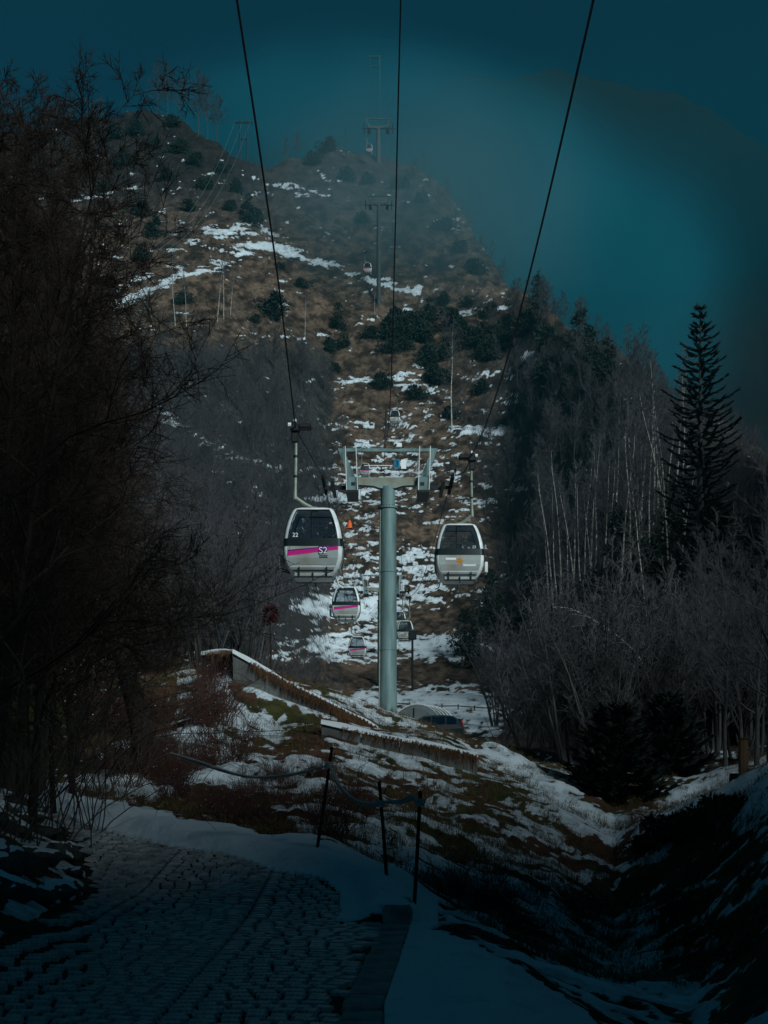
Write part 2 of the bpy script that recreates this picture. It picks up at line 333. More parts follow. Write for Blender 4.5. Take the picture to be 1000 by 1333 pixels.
def dist_poly(line, x, y):
    best = np.full(np.shape(x), 1e9)
    for (ax, ay), (bx, by) in zip(line[:-1], line[1:]):
        vx, vy = bx - ax, by - ay; k = np.clip(((x - ax) * vx + (y - ay) * vy) / (vx * vx + vy * vy + 1e-9), 0, 1)
        best = np.minimum(best, np.hypot(x - ax - k * vx, y - ay - k * vy))
    return best
WALL_XY = [[pd(303, 40), pd(500, 39.7)], [pd(418, 35.8), pd(622, 36)], [pd(262, 41.5), pd(302, 40.3)]]
def sdist(x, y):
    dp = dist_poly(PATH + PATH[:1], x, y); return np.where(inside(PATH, x, y), -dp, dp)
PATH_RXY = [pd(*q) for q in PATH_R]
def relief(x, y, banks=True):
    d = np.maximum(y, 5)
    px = 500 + F * x / d
    sdp = sdist(x, y); dp = np.maximum(sdp, 0)
    dw = np.minimum.reduce([dist_poly(w_, x, y) for w_ in WALL_XY]); wk = 0.12 + 0.88 * sstep(.8, 4, dw)
    n = (fbm(x / 1.3, y / 1.3, 4, 1) - .5) * 0.5 * sstep(.2, 3, dp) * sstep(70, 30, d) * wk
    n = n + (fbm(x / 5, y / 5, 4, 2) - .5) * 1.2 * sstep(2, 12, dp) * sstep(12, 25, d) * wk
    n = n + (fbm(x / 18, y / 18, 4, 3) - .5) * 7 * sstep(150, 240, d)
    n = n + (fbm(x / 7, y / 7, 4, 9, .6) - .5) * 6 * sstep(330, 385, d) * sstep(420, 330, px)
    n = n + (fbm(x / 60, y / 60, 5, 4) - .5) * 30 * sstep(500, 900, d)
    # small tussocks
    n = n + (fbm(x / .35, y / .35, 3, 8) - .5) * .16 * sstep(.8, 2.5, dp) * sstep(60, 40, d) * (.3 + .7 * wk)
    if banks:
        # snow bank thrown up along the far side of the path, and beside the kerb
        wob = (fbm(x / .7, y / .7, 3, 5) - .5)
        far = sstep(-.26, -.02, sdp + wob * .14) * sstep(1.9, .5, dp) * (y > 13.8) * (dist_poly(PATH_RXY, x, y) < np.abs(sdp) + .02) * sstep(570, 520, px) * sstep(30, 80, px)
        n = n + far * (0.15 + 0.12 * wob)
        right = (px > 440) * (y < 15.5) * sstep(0.46, .75, sdp) * sstep(4.5, 1.2, dp)
        n = n + right * (0.10 + 0.12 * (fbm(x / .6, y / .6, 4, 6) - .5) + .06 * (fbm(x / .2, y / .2, 3, 18) - .5))
    return n
def ground_z(x, y, banks=True):
    return base_z(x, y) + relief(np.asarray(x, float), np.asarray(y, float), banks)
def gz(x, y): return float(ground_z(np.array([x]), np.array([y]))[0])

rows = list(np.arange(-130, 5, 4.0))
d = 5.0
while d < 60: rows.append(d); d *= 1.0085
rows += list(np.arange(60, 190, 1.0)) + list(np.arange(190, 425, 0.62)) + list(np.arange(425, 1121, 11))
rows = np.array(rows)
inner = np.linspace(-60, 1060, 462)
uin = (inner - 500) / F
o_s = np.linspace(0, 1, 34)[1:] ** 1.6
yy = np.maximum(rows, 6.0)
Wd = np.maximum(95, 0.62 * yy)
left_e = uin[0] * yy; right_e = uin[-1] * yy
X = np.concatenate([left_e[:, None] + (-Wd - left_e)[:, None] * o_s[::-1][None, :], uin[None, :] * yy[:, None],
                    right_e[:, None] + (Wd - right_e)[:, None] * o_s[None, :]], axis=1)
Y = np.repeat(rows[:, None], X.shape[1], axis=1)
Zb = ground_z(X.ravel(), Y.ravel()).reshape(X.shape)
D = np.maximum(Y, 5); PX = 500 + F * X / D; PY = HY - (Zb - EYE) / D * F

# ---- snow cover and earth colours
def blob(cx, cy, rx, ry, a=1.0): return a * np.exp(-(((PX - cx) / rx) ** 2 + ((PY - cy) / ry) ** 2) ** 1.5)
def line(pts, wpx, a=1.0):
    return a * np.exp(-(dist_poly(pts, PX, PY) / wpx) ** 2)
mtn = sstep(150, 200, D)
cov = np.where(D > 60, 0.04 + 0.10 * sstep(430, 560, PY), 0.3)
cov = cov + mtn * sstep(480, 700, PY) * 0.10
# trails and drifts on the hill
for pts, wd, a in [
    ([(95, 418), (170, 388), (240, 357), (300, 342), (340, 322), (380, 330), (440, 348), (470, 362), (545, 378)], 5, .75),
    ([(95, 262), (180, 243)], 2.5, .7), ([(150, 372), (250, 342), (330, 318)], 6, .35),
    ([(390, 440), (430, 433), (470, 420), (530, 402)], 3.5, .55), ([(440, 497), (500, 495), (545, 480)], 5, .55),
    ([(350, 405), (400, 385), (350, 355)], 2.5, .25), ([(290, 440), (330, 436), (395, 440)], 3, .5),
    ([(330, 250), (380, 240), (440, 262)], 4, .4), ([(600, 375), (640, 388)], 4, .5), ([(600, 408), (660, 400)], 4.5, .65),
    ([(605, 492), (650, 486), (715, 490)], 5, .6), ([(170, 520), (225, 548), (290, 590), (375, 612)], 5, .5),
    ([(600, 562), (680, 556)], 6, .5), ([(630, 634), (740, 640)], 4, .6), ([(600, 650), (700, 655)], 4, .3),
    ([(430, 545), (520, 556), (560, 540)], 5, .4), ([(735, 490), (760, 505)], 4, .6), ([(280, 215), (370, 245), (400, 255)], 3, .4),
    ([(230, 320), (300, 300), (350, 290)], 6, .3), ([(420, 225), (460, 245)], 4, .3), ([(900, 910), (1000, 890)], 22, .6)]:
    cov = cov + line(pts, wd * 1.25, a * .72)
cov = cov + blob(300, 299, 70, 13, .4) + blob(350, 318, 40, 8, .3) + blob(690, 465, 18, 9, .7) + blob(650, 575, 30, 16, .35) + blob(540, 505, 30, 14, .3)
cov = cov + blob(500, 620, 90, 40, .23) + blob(500, 745, 120, 40, .27) + blob(440, 650, 40, 14, .3) + blob(660, 520, 40, 20, .25)
cov = cov + blob(430, 828, 85, 40, .44) + blob(620, 842, 110, 15, .62) + blob(560, 915, 200, 24, .66) + blob(630, 945, 30, 12, .7) + blob(480, 790, 110, 14, .4)
cov = cov - blob(580, 805, 70, 16, .6) - blob(590, 876, 100, 11, .5) - blob(420, 885, 70, 14, .5) - blob(410, 815, 40, 14, .35) - blob(560, 700, 60, 14, .25)
cov = cov - mtn * sstep(260, 200, PY) * 0.05
# woods: less snow showing on the floor
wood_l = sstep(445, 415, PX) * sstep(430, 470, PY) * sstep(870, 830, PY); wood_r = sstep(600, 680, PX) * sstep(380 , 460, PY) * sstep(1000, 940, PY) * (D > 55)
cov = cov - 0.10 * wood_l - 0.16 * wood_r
# foreground
dpth = dist_poly(PATH + PATH[:1], X, Y); inp = inside(PATH, X, Y)
nf = sstep(60, 45, D)
fg = 0.47 + 0 * PX
fg = fg + line([(230, 970), (300, 990), (420, 1020), (560, 1080), (700, 1180), (900, 1320)], 60, .16) + line([(640, 975), (760, 1060), (800, 1100)], 16, .35) + line([(280, 885), (300, 930), (360, 960)], 14, .3)
fg = fg - blob(400, 965, 90, 26, .25) - blob(560, 1035, 120, 30, .22) - blob(620, 1090, 60, 40, .15) - blob(330, 1060, 110, 38, .22) - blob(640, 1200, 120, 40, .12) - blob(800, 1150, 90, 70, .16) - sstep(830, 900, PX) * sstep(1080, 1110, PY) * .14
fg = fg + line([(860, 1072), (930, 1040), (1000, 1005)], 20, .5) + blob(960, 1045, 70, 22, .5) - blob(900, 1090, 60, 18, .3)
fg = fg - (PX < 230) * (PY < 1010) * .3 + blob(180, 1020, 45, 22, .5)
cov = cov * (1 - nf) + fg * nf
wx = 6 + 10 * sstep(60, 30, D)
N = 0.55 * fbm(PX / 20, PY / 4.5, 4, 11, .65) + 0.45 * fbm(PX / 7, PY / 2.2, 3, 12, .6)
Xs = X + Y * .35 + Zb * .9; Nf = 0.30 * fbm(Xs / 1.3, Y / 1.0, 3, 13, .6) + 0.40 * fbm(Xs / .50, Y / .40, 3, 14, .6) + 0.30 * fbm(Xs / .17, Y / .2, 2, 17, .6)
N = N * (1 - nf) + Nf * nf
snow = sstep(-.30, .30, cov - (N - .5) * 2.3 - .5 + .02)
dpr = dist_poly(PATH_RXY, X, Y)
bank = (((~inp) | ((dpth < .45) & (Y > 13.8))) & (dpr < dpth + .02) & (dpth < 1.0 + .9 * (fbm(X / .9, Y / .9, 2, 15) - .5)) & (Y > 13.5) & (PX > 55) & (PX < 570))
snow = np.where(bank, 1.0, snow)
edge = np.interp(PX, [480, 530, 620, 700, 800, 900], [9, 14.2, 11.6, 10.3, 9.0, 8])
snow = np.where((PX > 450) & (~inp) & (Y < edge + .5 * (fbm(X / .5, Y / .5, 3, 16) - .5)), 1.0, snow)
snow = np.where(inp & ((dpth > .45) | (Y < 13.8) | (dpr > dpth + .02)), 0.0, snow)
snow = np.where((dpr < .30) & (Y < 13.7) & (~inp), 0.0, snow)
snow = np.where(D > 430, 0.0, snow)
t_brown = np.array([.105, .070, .048]); t_dark = np.array([.040, .037, .034]); t_moss = np.array([.062, .060, .020]); t_rock = np.array([.05, .045, .042]); t_rust = np.array([.10, .048, .028])
k1 = fbm(PX / 40, PY / 18, 4, 21)[..., None]; k2 = fbm(X / 1.6, Y / 1.6, 4, 22)[..., None]
k3 = fbm(PX / 9, PY / 5, 4, 23, .6)[..., None]
tone = t_brown * (0.35 + 0.8 * k1) * (.35 + 1.3 * sstep(.3, .7, k3)) + 0 * PX[..., None]
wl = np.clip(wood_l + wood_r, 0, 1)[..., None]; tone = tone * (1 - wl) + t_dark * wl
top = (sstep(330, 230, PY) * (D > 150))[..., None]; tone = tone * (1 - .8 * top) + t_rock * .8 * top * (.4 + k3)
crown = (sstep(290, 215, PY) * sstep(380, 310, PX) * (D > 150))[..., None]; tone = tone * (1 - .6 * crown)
fgc = np.where(k2 > .52, t_moss, t_rust) * (0.5 + 0.8 * k1)
rd = (blob(330, 1060, 140, 50) + blob(640, 1200, 160, 60))[..., None]; rd = np.clip(rd, 0, 1)
fgc = fgc * (1 - rd) + np.array([.05, .024, .018]) * rd
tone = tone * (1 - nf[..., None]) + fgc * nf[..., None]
far = (D > 430)[..., None]; tone = np.where(far, np.array([.006, .0065, .007]), tone)
# snow stands proud of the turf
lift = snow * (0.06 * sstep(60, 40, D) + 0.16 * mtn)
Zg = Zb + lift
nr, nc = X.shape
V = np.stack([X, Y, Zg], axis=-1).reshape(-1, 3)
idx = np.arange(nr * nc).reshape(nr, nc)
fc = np.stack([idx[:-1, :-1], idx[:-1, 1:], idx[1:, 1:], idx[1:, :-1]], axis=-1).reshape(-1, 4)
me = mesh_np('ground', V, fc, True)
a = me.attributes.new('snow', 'FLOAT', 'POINT'); a.data.foreach_set('value', snow.astype(np.float32).ravel())
a = me.attributes.new('tone', 'FLOAT_COLOR', 'POINT')
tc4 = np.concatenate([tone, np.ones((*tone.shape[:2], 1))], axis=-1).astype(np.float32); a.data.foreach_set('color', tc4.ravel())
g = link('ground', me, M['ground']); tag(g, kind='structure')
GMIN = float(Zg.min())

# ------------------------------------------------------------------ cobbled path
rng = random.Random(5)
tri_x = np.linspace(-9, 3, 121); tri_y = np.linspace(5.5, 27, 217)
pv = {}; pV = []; pF = []
GX, GY = np.meshgrid(tri_x, tri_y); PZ = ground_z(GX.ravel(), GY.ravel(), False).reshape(GX.shape) + 0.006
ins = inside(PATH, GX, GY)
# base sheet of the path follows the outline
bm = bmesh.new()
for i in range(len(tri_y) - 1):
    for j in range(len(tri_x) - 1):
        if ins[i, j] or ins[i + 1, j] or ins[i, j + 1] or ins[i + 1, j + 1]:
            q = []
            for (a_, b_) in ((i, j), (i, j + 1), (i + 1, j + 1), (i + 1, j)):
                if (a_, b_) not in pv: pv[(a_, b_)] = bm.verts.new((GX[a_, b_], GY[a_, b_], PZ[a_, b_]))
                q.append(pv[(a_, b_)])
            if ins[i, j] and ins[i + 1, j] and ins[i, j + 1] and ins[i + 1, j + 1]: bm.faces.new(q)
for v in [v for v in bm.verts if not v.link_faces]: bm.verts.remove(v)
me = bpy.data.meshes.new('path'); bm.to_mesh(me); bm.free()
path = link('path', me, M['joint']); tag(path, kind='structure')
def stone_mesh(r, lx, ly, h):
    b = 0.16; V = []; 
    for (z, s) in ((-.02, 1), (h * .35, 1), (h, 1 - b)):
        for (sx, sy) in ((-1, -1), (1, -1), (1, 1), (-1, 1)):
            V.append((sx * lx / 2 * s * r.uniform(.9, 1.04), sy * ly / 2 * s * r.uniform(.88, 1.04), z + (r.uniform(-.003, .003) if z == h else 0)))
    Fc = [(8, 9, 10, 11)] + [(k * 4 + i, k * 4 + (i + 1) % 4, k * 4 + 4 + (i + 1) % 4, k * 4 + 4 + i) for k in range(2) for i in range(4)]
    return np.array(V), Fc
variants = [stone_mesh(rng, 1, 1, 0.032) for _ in range(10)]
stones = []
band = 1.4; rowh = 0.155
# bands of shallow arches laid along the way, each arch a row of setts
for bi in range(-7, 3):
    x0 = bi * band
    for k in range(0, 170):
        xs = x0 + 0.004
        while xs < x0 + band - 0.03:
            wv = rng.uniform(.13, .21); left = x0 + band - 0.004 - xs
            if left - wv < .12: wv = left
            xm = xs + wv / 2; t = (xm - x0) / band - .5
            ym = 5.6 + k * rowh + 0.30 * (0.25 - t * t) * 4 * .55 + rng.uniform(-.007, .007)
            # rows swing round with the bend
            yb = ym + max(0, ym - 14) * 0.04 * (-xm)
            sl = -0.30 * .55 * 8 * t / band
            stones.append((xm, yb, wv, rowh, math.atan(sl) * .9)); xs += wv
S = np.array(stones); ok = inside(PATH, S[:, 0], S[:, 1]); S = S[ok]
ok = dist_poly(PATH + PATH[:1], S[:, 0], S[:, 1]) > np.where((S[:, 1] < 14) & (S[:, 0] > -1.5), .02, .08); S = S[ok]
Szz = ground_z(S[:, 0], S[:, 1], False) + 0.004
spx = 500 + F * S[:, 0] / S[:, 1]; spy = HY - (Szz - EYE) / S[:, 1] * F
vis = (spx > -5) & (spx < 1005) & (spy < 1338)
order = np.argsort(np.where(vis, S[:, 1], 1e6))[:300]
sel = set(int(i) for i in order)
smeshes = []
for (Vv, Ff) in variants:
    m_ = mesh_np('cobblestone', Vv, Ff); m_.materials.append(M['cobble']); smeshes.append(m_)
allV = []; allF = []
for i in range(len(S)):
    x, y, wv, hv, an = S[i]; sx, sy = wv - 0.022, hv - 0.028; z = Szz[i] + rng.uniform(-.004, .004); k = rng.randrange(10)
    if i in sel:
        o = link('cobblestone', smeshes[k], parent=path); o.location = (x, y, z); o.rotation_euler = (rng.uniform(-.02, .02), rng.uniform(-.02, .02), an); o.scale = (sx, sy, 1)
    else:
        Vv, Ff = variants[k]; ca, sa = math.cos(an), math.sin(an); b = len(allV)
        for v in Vv: allV.append((x + v[0] * sx * ca - v[1] * sy * sa, y + v[0] * sx * sa + v[1] * sy * ca, z + v[2]))
        allF += [tuple(q + b for q in f) for f in Ff]
o = link('cobblestones', mesh_np('cobblestones', allV, allF), M['cobble'], path); tag(o, kind='stuff')

# kerb of long slabs on the drop side
kerb = empty('kerb', pd(490, 10) + (0,)); tag(kerb, kind='structure')
kl = [pd(*q) for q in [(437, 8.0), (447, 9), (475, 11), (494, 13), (503, 14.2), (502, 15.2)]]
def along(line_, s):
    for (a_, b_) in zip(line_[:-1], line_[1:]):
        l = math.hypot(b_[0] - a_[0], b_[1] - a_[1])
        if s <= l: return (a_[0] + (b_[0] - a_[0]) * s / l, a_[1] + (b_[1] - a_[1]) * s / l), math.atan2(b_[1] - a_[1], b_[0] - a_[0])
        s -= l
    return line_[-1], 0
s = 0.0
while s < 6.1:
    ln = rng.uniform(.36, .6); (x, y), an = along(kl, s + ln / 2)
    mb = MB().box((0, 0, 0), (ln - .025, .30, .24), ch=.03)
    for i, v in enumerate(mb.V): mb.V[i] = (v[0] + rng.uniform(-.012, .012), v[1] + rng.uniform(-.015, .015), v[2] + rng.uniform(-.008, .008))
    nx, ny = math.sin(an), -math.cos(an)
    o = mb.obj('kerb_stone', M['kerb'], kerb); o.location = (x + nx * .13 - kerb.location.x, y + ny * .13 - kerb.location.y, gz(x, y) - .085); o.rotation_euler = (rng.uniform(-.02, .02), rng.uniform(-.05, .02), an)
    s += ln

# ------------------------------------------------------------------ cable car: towers
def tower(name, d, rope_z, foot_z, k=1.0, label='', detail=True, group='cable car towers on the slope'):
    """single-column tower; local origin at the foot, beams across x"""
    cx = P(490, 0, d)[0] + 0.58
    H = rope_z - foot_z
    t = empty(name, (cx, d, foot_z)); t.scale = (1, 1, 1); tag(t, label, 'tower', group)
    g_ = M['galv']
    ct = H - 0.35 * k                                 # top of the column
    MB().tube([(0, 0, -.6), (0, 0, H * .55), (0, 0, ct - 1.05 * k)], [.47 * k, .45 * k, .43 * k], 24).obj('column', g_, t, True)
    MB().tube([(0, 0, ct - 1.05 * k), (0, 0, ct)], .37 * k, 24).obj('column_head', g_, t, True)
    if detail:
        MB().tube([(0, 0, ct - 1.1 * k), (0, 0, ct - 1.02 * k)], .50 * k, 24).obj('flange', g_, t)
        MB().tube([(0, 0, H * .62), (0, 0, H * .62 + .06)], .475 * k, 24).obj('flange', g_, t)
        MB().tube([(0, 0, H * .3), (0, 0, H * .3 + .06)], .485 * k, 24).obj('flange', g_, t)
        for zz in np.arange(1.0, ct - 1.3, 2.6): pass
    bz = ct + .03
    MB().prism([(-2.1 * k, bz + .06 * k), (-.75 * k, bz - .02 * k), (-.38 * k, bz - .14 * k), (.38 * k, bz - .14 * k), (.75 * k, bz - .02 * k), (2.1 * k, bz + .06 * k), (2.1 * k, bz + .40 * k), (-2.1 * k, bz + .40 * k)], -.28 * k, .28 * k).obj('crossbeam', M['galv_rust'] if detail else g_, t)
    tz = bz + 1.78 * k
    for s_ in (-1, 1):
        MB().prism([(s_ * 1.62 * k, bz + .4 * k), (s_ * 1.98 * k, bz + .4 * k), (s_ * 2.48 * k, tz), (s_ * 2.22 * k, tz)], -.12 * k, .12 * k).obj('bracket', g_, t)
        MB().box((s_ * 1.78 * k, -.05, bz - .02 * k), (.6 * k, 1.0 * k, .78 * k), ch=.03).obj('sheave_housing', g_, t)
        MB().box((s_ * 1.78 * k, -.05, bz - .50 * k), (.58 * k, 2.6 * k, .12 * k)).obj('walkway', M['dark_steel'], t)
        if detail: MB().box((s_ * 1.78 * k - s_ * .05, -.56 * k, bz + .02 * k), (.2, .03, .16)).obj('hatch', M['dark_steel'], t)
        # sheave train carrying the rope
        tr = MB().box((s_ * 2.75 * k, 0, rope_z - foot_z - .42 * k), (.16 * k, 4.2 * k, .18 * k)); tr.box((s_ * 2.4 * k, 0, rope_z - foot_z - .40 * k), (.8 * k, .22 * k, .2 * k)); tr = tr.obj('sheave_beam', M['dark_steel'], t)
        nwh = 8 if detail else 4
        for i in range(nwh):
            yy_ = (-1.9 + 3.8 * i / (nwh - 1)) * k
            xs_ = s_ * 3.2
            if k > 1.01: xs_ = s_ * 3.2
            MB().tube([(xs_ - .07, yy_, H - .20 * k), (xs_ + .07, yy_, H - .20 * k)], .19 * k, 12).obj('sheave', M['rubber'], tr)
        MB().box((s_ * 2.97 * k, 0, H - .38 * k), (.5 * k, .16, .14 * k)).obj('axle_arm', M['dark_steel'], t)
        if detail:
            for xx in (1.52, 2.06):
                rail = MB()
                for y_ in (-.62, -.42): rail.tube([(s_ * xx * k, y_, bz - .5 * k), (s_ * (xx + .08) * k, y_, tz + .12)], .022, 5)
                for zz in np.arange(bz - .4 * k, tz + .05, .28): rail.tube([(s_ * xx * k, -.62, zz), (s_ * xx * k, -.42, zz)], .014, 4)
                rail.obj('ladder', M['frame'], t)
    MB().box((0, 0, tz + .04), (5.05 * k, .18 * k, .18 * k), ch=.02).obj('top_beam', g_, t)
    return t, bz, tz
def ground_at(cx_, d_): return gz(cx_, d_)
def cxd(d): return P(490, 0, d)[0] + 0.58
EY = EYE
t1, bz, tz = tower('cable_car_tower', 70, 14.2 + EY, ground_at(cxd(70), 70), 1.0, 'tall green-grey steel column tower with T-shaped head and blue number plate')
MB().tube([(-.43, -.26, .2), (-.40, -.24, 8.0), (-.38, -.22, bz - 1.2)], .035, 6).obj('conduit', M['hanger'], t1)
for zf in (bz - 1.09, ):
    for i in range(18): MB().tube([(.455 * math.cos(i * .349), .455 * math.sin(i * .349), zf - .05), (.455 * math.cos(i * .349), .455 * math.sin(i * .349), zf + .10)], .022, 6).obj('bolt', M['dark_steel'], t1)
# number plate, white plate and small camera box on tower head
b = MB().box((.46, -.10, bz + 1.12), (.30, .03, .48)).obj('number_plate', M['bluesign'], t1)
MB().box((.80, -.10, bz + 1.10), (.26, .03, .46)).obj('white_plate', M['white'], t1)
MB().tube([(.46, -.06, tz), (.46, -.06, bz + 1.3)], .015, 5).obj('plate_hanger', M['dark_steel'], t1)
MB().box((.50, -.05, tz + .27), (.42, .3, .22), ch=.03).obj('camera_box', M['frame'], t1)
MB().tube([(.40, -.19, tz + .27), (.40, -.28, tz + .27)], .06, 8).obj('camera_lens', M['dark_steel'], t1)
MB().tube([(-1.2, 0, bz + 1.05), (.4, 0, bz + 1.05)], .025, 5).obj('stay_wire', M['frame'], t1)
MB().tube([(-.12, .02, tz), (-.12, .02, tz + .35)], .03, 6).obj('wire_post', M['dark_steel'], t1)

def text_mesh(txt, size):
    cu = bpy.data.curves.new('t', 'FONT'); cu.body = txt; cu.size = size; cu.align_x = 'CENTER'; cu.align_y = 'CENTER'; cu.extrude = 0.004
    o = bpy.data.objects.new('t', cu); C.objects.link(o)
    dg = bpy.context.evaluated_depsgraph_get(); m_ = bpy.data.meshes.new_from_object(o.evaluated_get(dg))
    bpy.data.objects.remove(o); return m_
def text(txt, size, mt, parent, loc, rot=(R(90), 0, 0), name='lettering', sx=1.0):
    m_ = text_mesh(txt, size); m_.materials.clear(); o = link(name, m_, mt, parent); o.location = loc; o.rotation_euler = rot; o.scale = (sx, 1, 1); return o
text('3', .42, M['band'], b, (.46, -.122, bz + 1.12), name='number')

t2, _, _ = tower('cable_car_tower', 160, 19.9 + EY, ground_at(cxd(160), 160), 1.0, 'cable car tower at the hill foot, mostly hidden behind the tall column', True)
# twin head: this tower carries a second frame behind the first
cb = MB().box((0, 1.6, _ - 1.3), (4.2, .2, .3)).obj('rear_beam', M['galv'], t2)
M['galv_d'] = mat('shaded_tower_paint', (0.065, 0.080, 0.082), 0.7, var=0.3, vscale=1)  # same tower paint, shade put into its colour so far towers read dark
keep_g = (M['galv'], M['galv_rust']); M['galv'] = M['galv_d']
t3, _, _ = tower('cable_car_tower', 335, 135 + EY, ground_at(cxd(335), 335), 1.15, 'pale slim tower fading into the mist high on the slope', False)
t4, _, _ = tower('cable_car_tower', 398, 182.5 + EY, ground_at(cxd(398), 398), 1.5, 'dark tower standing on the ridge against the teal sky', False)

M['galv'] = keep_g[0]
# far lattice tower on the mountain behind the mist
ft = P(488, 100, 640); fzb = gz(ft[0], 640) - 1; th_ = ft[2] + 9 - fzb
lt = empty('lattice_tower', (ft[0], 640, fzb)); tag(lt, 'faint lattice tower in the fog above the ridge tower', 'tower')
for s_ in (-1, 1):
    for y_ in (-1, 1): MB().tube([(s_ * 3.6, y_ * 2.6, 0), (s_ * 2.2, y_ * 1.4, th_)], .45, 4).obj('leg', M['dark_steel'], lt)
nb_ = 9
for i in range(nb_):
    z0, z1 = th_ * i / nb_, th_ * (i + 1) / nb_; w0, w1 = 3.6 - 1.4 * i / nb_, 3.6 - 1.4 * (i + 1) / nb_
    MB().tube([(-w0, -2.6 + 1.2 * i / nb_, z0), (w1, -2.6 + 1.2 * (i + 1) / nb_, z1)], .14, 4).obj('brace', M['dark_steel'], lt)
    MB().tube([(w0, -2.6 + 1.2 * i / nb_, z0), (-w1, -2.6 + 1.2 * (i + 1) / nb_, z1)], .14, 4).obj('brace', M['dark_steel'], lt)
for zz in (0, -4.5): MB().box((0, 0, th_ + .3 + zz), (6.2, 1.4, 1.0)).obj('crossarm', M['dark_steel'], lt)

# ------------------------------------------------------------------ ropes
def spline(ctrl, n=14):
    ctrl = [np.array(c, float) for c in ctrl]; outp = []
    Pn = [2 * ctrl[0] - ctrl[1]] + ctrl + [2 * ctrl[-1] - ctrl[-2]]
    for i in range(1, len(Pn) - 2):
        p0, p1, p2, p3 = Pn[i - 1:i + 3]
        for k in range(n):
            t = k / n; outp.append(.5 * ((2 * p1) + (p2 - p0) * t + (2 * p0 - 5 * p1 + 4 * p2 - p3) * t * t + (3 * p1 - p0 - 3 * p2 + p3) * t ** 3))
    outp.append(ctrl[-1]); return outp
def rope(pts, off, r, name, label, pl=False):
    q = [(cxd(d) + off, d, z + EY) for d, z in pts]
    if not pl: q = spline(q, 10)
    o = MB().tube(q, r, 8).obj(name, M['cable'], None, True); tag(o, label, 'cable', 'ropes of the cable car'); return o
up = [(93, 14.4), (125, 14.9), (148, 16.0), (160, 19.7), (205, 34), (250, 56.4), (290, 88), (320, 118.7), (335, 134.8), (398, 182.3), (640, 330)]
dn = [(115, 14.9), (157, 18.6), (160, 19.7), (180, 21), (200, 24.2), (246, 65), (300, 101), (335, 134.8), (398, 182.3), (640, 330)]
ROPE_L = [(-45, 22), (0, 17.2), (26, 14.3), (31.4, 13.65), (37.7, 12.65), (44.5, 10.88)]
rope(ROPE_L + [(45.5, 10.88), (52, 11.75), (59, 12.7), (66, 13.65), (70, 14.1)] + up, -3.2, .024, 'haul_rope', 'steel haul rope carrying the pink-striped gondolas uphill')
rope([(-45, 21), (0, 16.2), (20, 13.9), (24, 13.25), (32, 12.2), (40, 11.6), (48, 11.6), (54.5, 12.08), (55.5, 12.08), (60, 12.5), (66, 13.6), (70, 14.1)] + dn, 3.2, .024, 'haul_rope', 'steel haul rope carrying the plain silver gondolas')
rope([(-45, 22.5), (0, 17.3), (26, 14.3), (33, 13.0), (42, 11.8), (52, 12.7), (62, 14.5), (70, 17.2), (115, 17.5), (160, 22.4), (250, 62), (335, 137.5), (398, 186), (640, 334)], -.12, .016, 'signal_cable', 'thin signal cable running over the middle of the tower heads')

# ------------------------------------------------------------------ gondolas
SEC = [(0, .60, .56), (.06, .66, .62), (.16, .74, .70), (.35, .86, .82), (.60, .93, .90), (.85, .945, .92), (.97, .945, .92), (1.22, .93, .905), (1.5, .885, .865), (1.78, .815, .80), (2.0, .74, .735), (2.16, .665, .67), (2.23, .60, .61), (2.27, .48, .5)]
def half(z): 
    zs = [s_[0] for s_ in SEC]; return float(np.interp(z, zs, [s_[1] for s_ in SEC])), float(np.interp(z, zs, [s_[2] for s_ in SEC]))
def ring(z, off=0.0, rad=.15, n=4):
    hx, hy = half(z); hx += off; hy += off; r_ = min(rad, hx * .6) ; pts = []
    for (cx_, cy_, a0) in ((hx - r_, hy - r_, 0), (-hx + r_, hy - r_, 90), (-hx + r_, -hy + r_, 180), (hx - r_, -hy + r_, 270)):
        for i in range(n + 1): an = R(a0 + 90 * i / n); pts.append((cx_ + r_ * math.cos(an), cy_ + r_ * math.sin(an), z))
    return pts
def loft(zs, off=0.0, skip=None, cap=(True, True)):
    mb = MB(); rs = [ring(z, off) for z in zs]; n = len(rs[0])
    for r_ in rs: mb.V += r_
    for i in range(len(zs) - 1):
        for j in range(n):
            if skip and skip(zs[i], zs[i + 1], j): continue
            mb.Fc.append((i * n + j, i * n + (j + 1) % n, (i + 1) * n + (j + 1) % n, (i + 1) * n + j))
    if cap[0]: mb.Fc.append(tuple(reversed(range(n))))
    if cap[1]: mb.Fc.append(tuple((len(zs) - 1) * n + j for j in range(n)))
    return mb
def face_patch(zs, side, off, inset=.15, x0=None, x1=None):
    """patch that follows one face of the cabin: side 0 front(-y) 1 back 2 left(-x) 3 right"""
    mb = MB()
    for z in zs:
        hx, hy = half(z); e = (hx if side < 2 else hy) - inset
        for t in (-1, 1):
            u = t * e
            if side == 0: mb.V.append((u, -hy - off, z))
            elif side == 1: mb.V.append((u, hy + off, z))
            elif side == 2: mb.V.append((-hx - off, u, z))
            else: mb.V.append((hx + off, u, z))
    for i in range(len(zs) - 1): mb.Fc.append((2 * i, 2 * i + 1, 2 * i + 3, 2 * i + 2))
    return mb
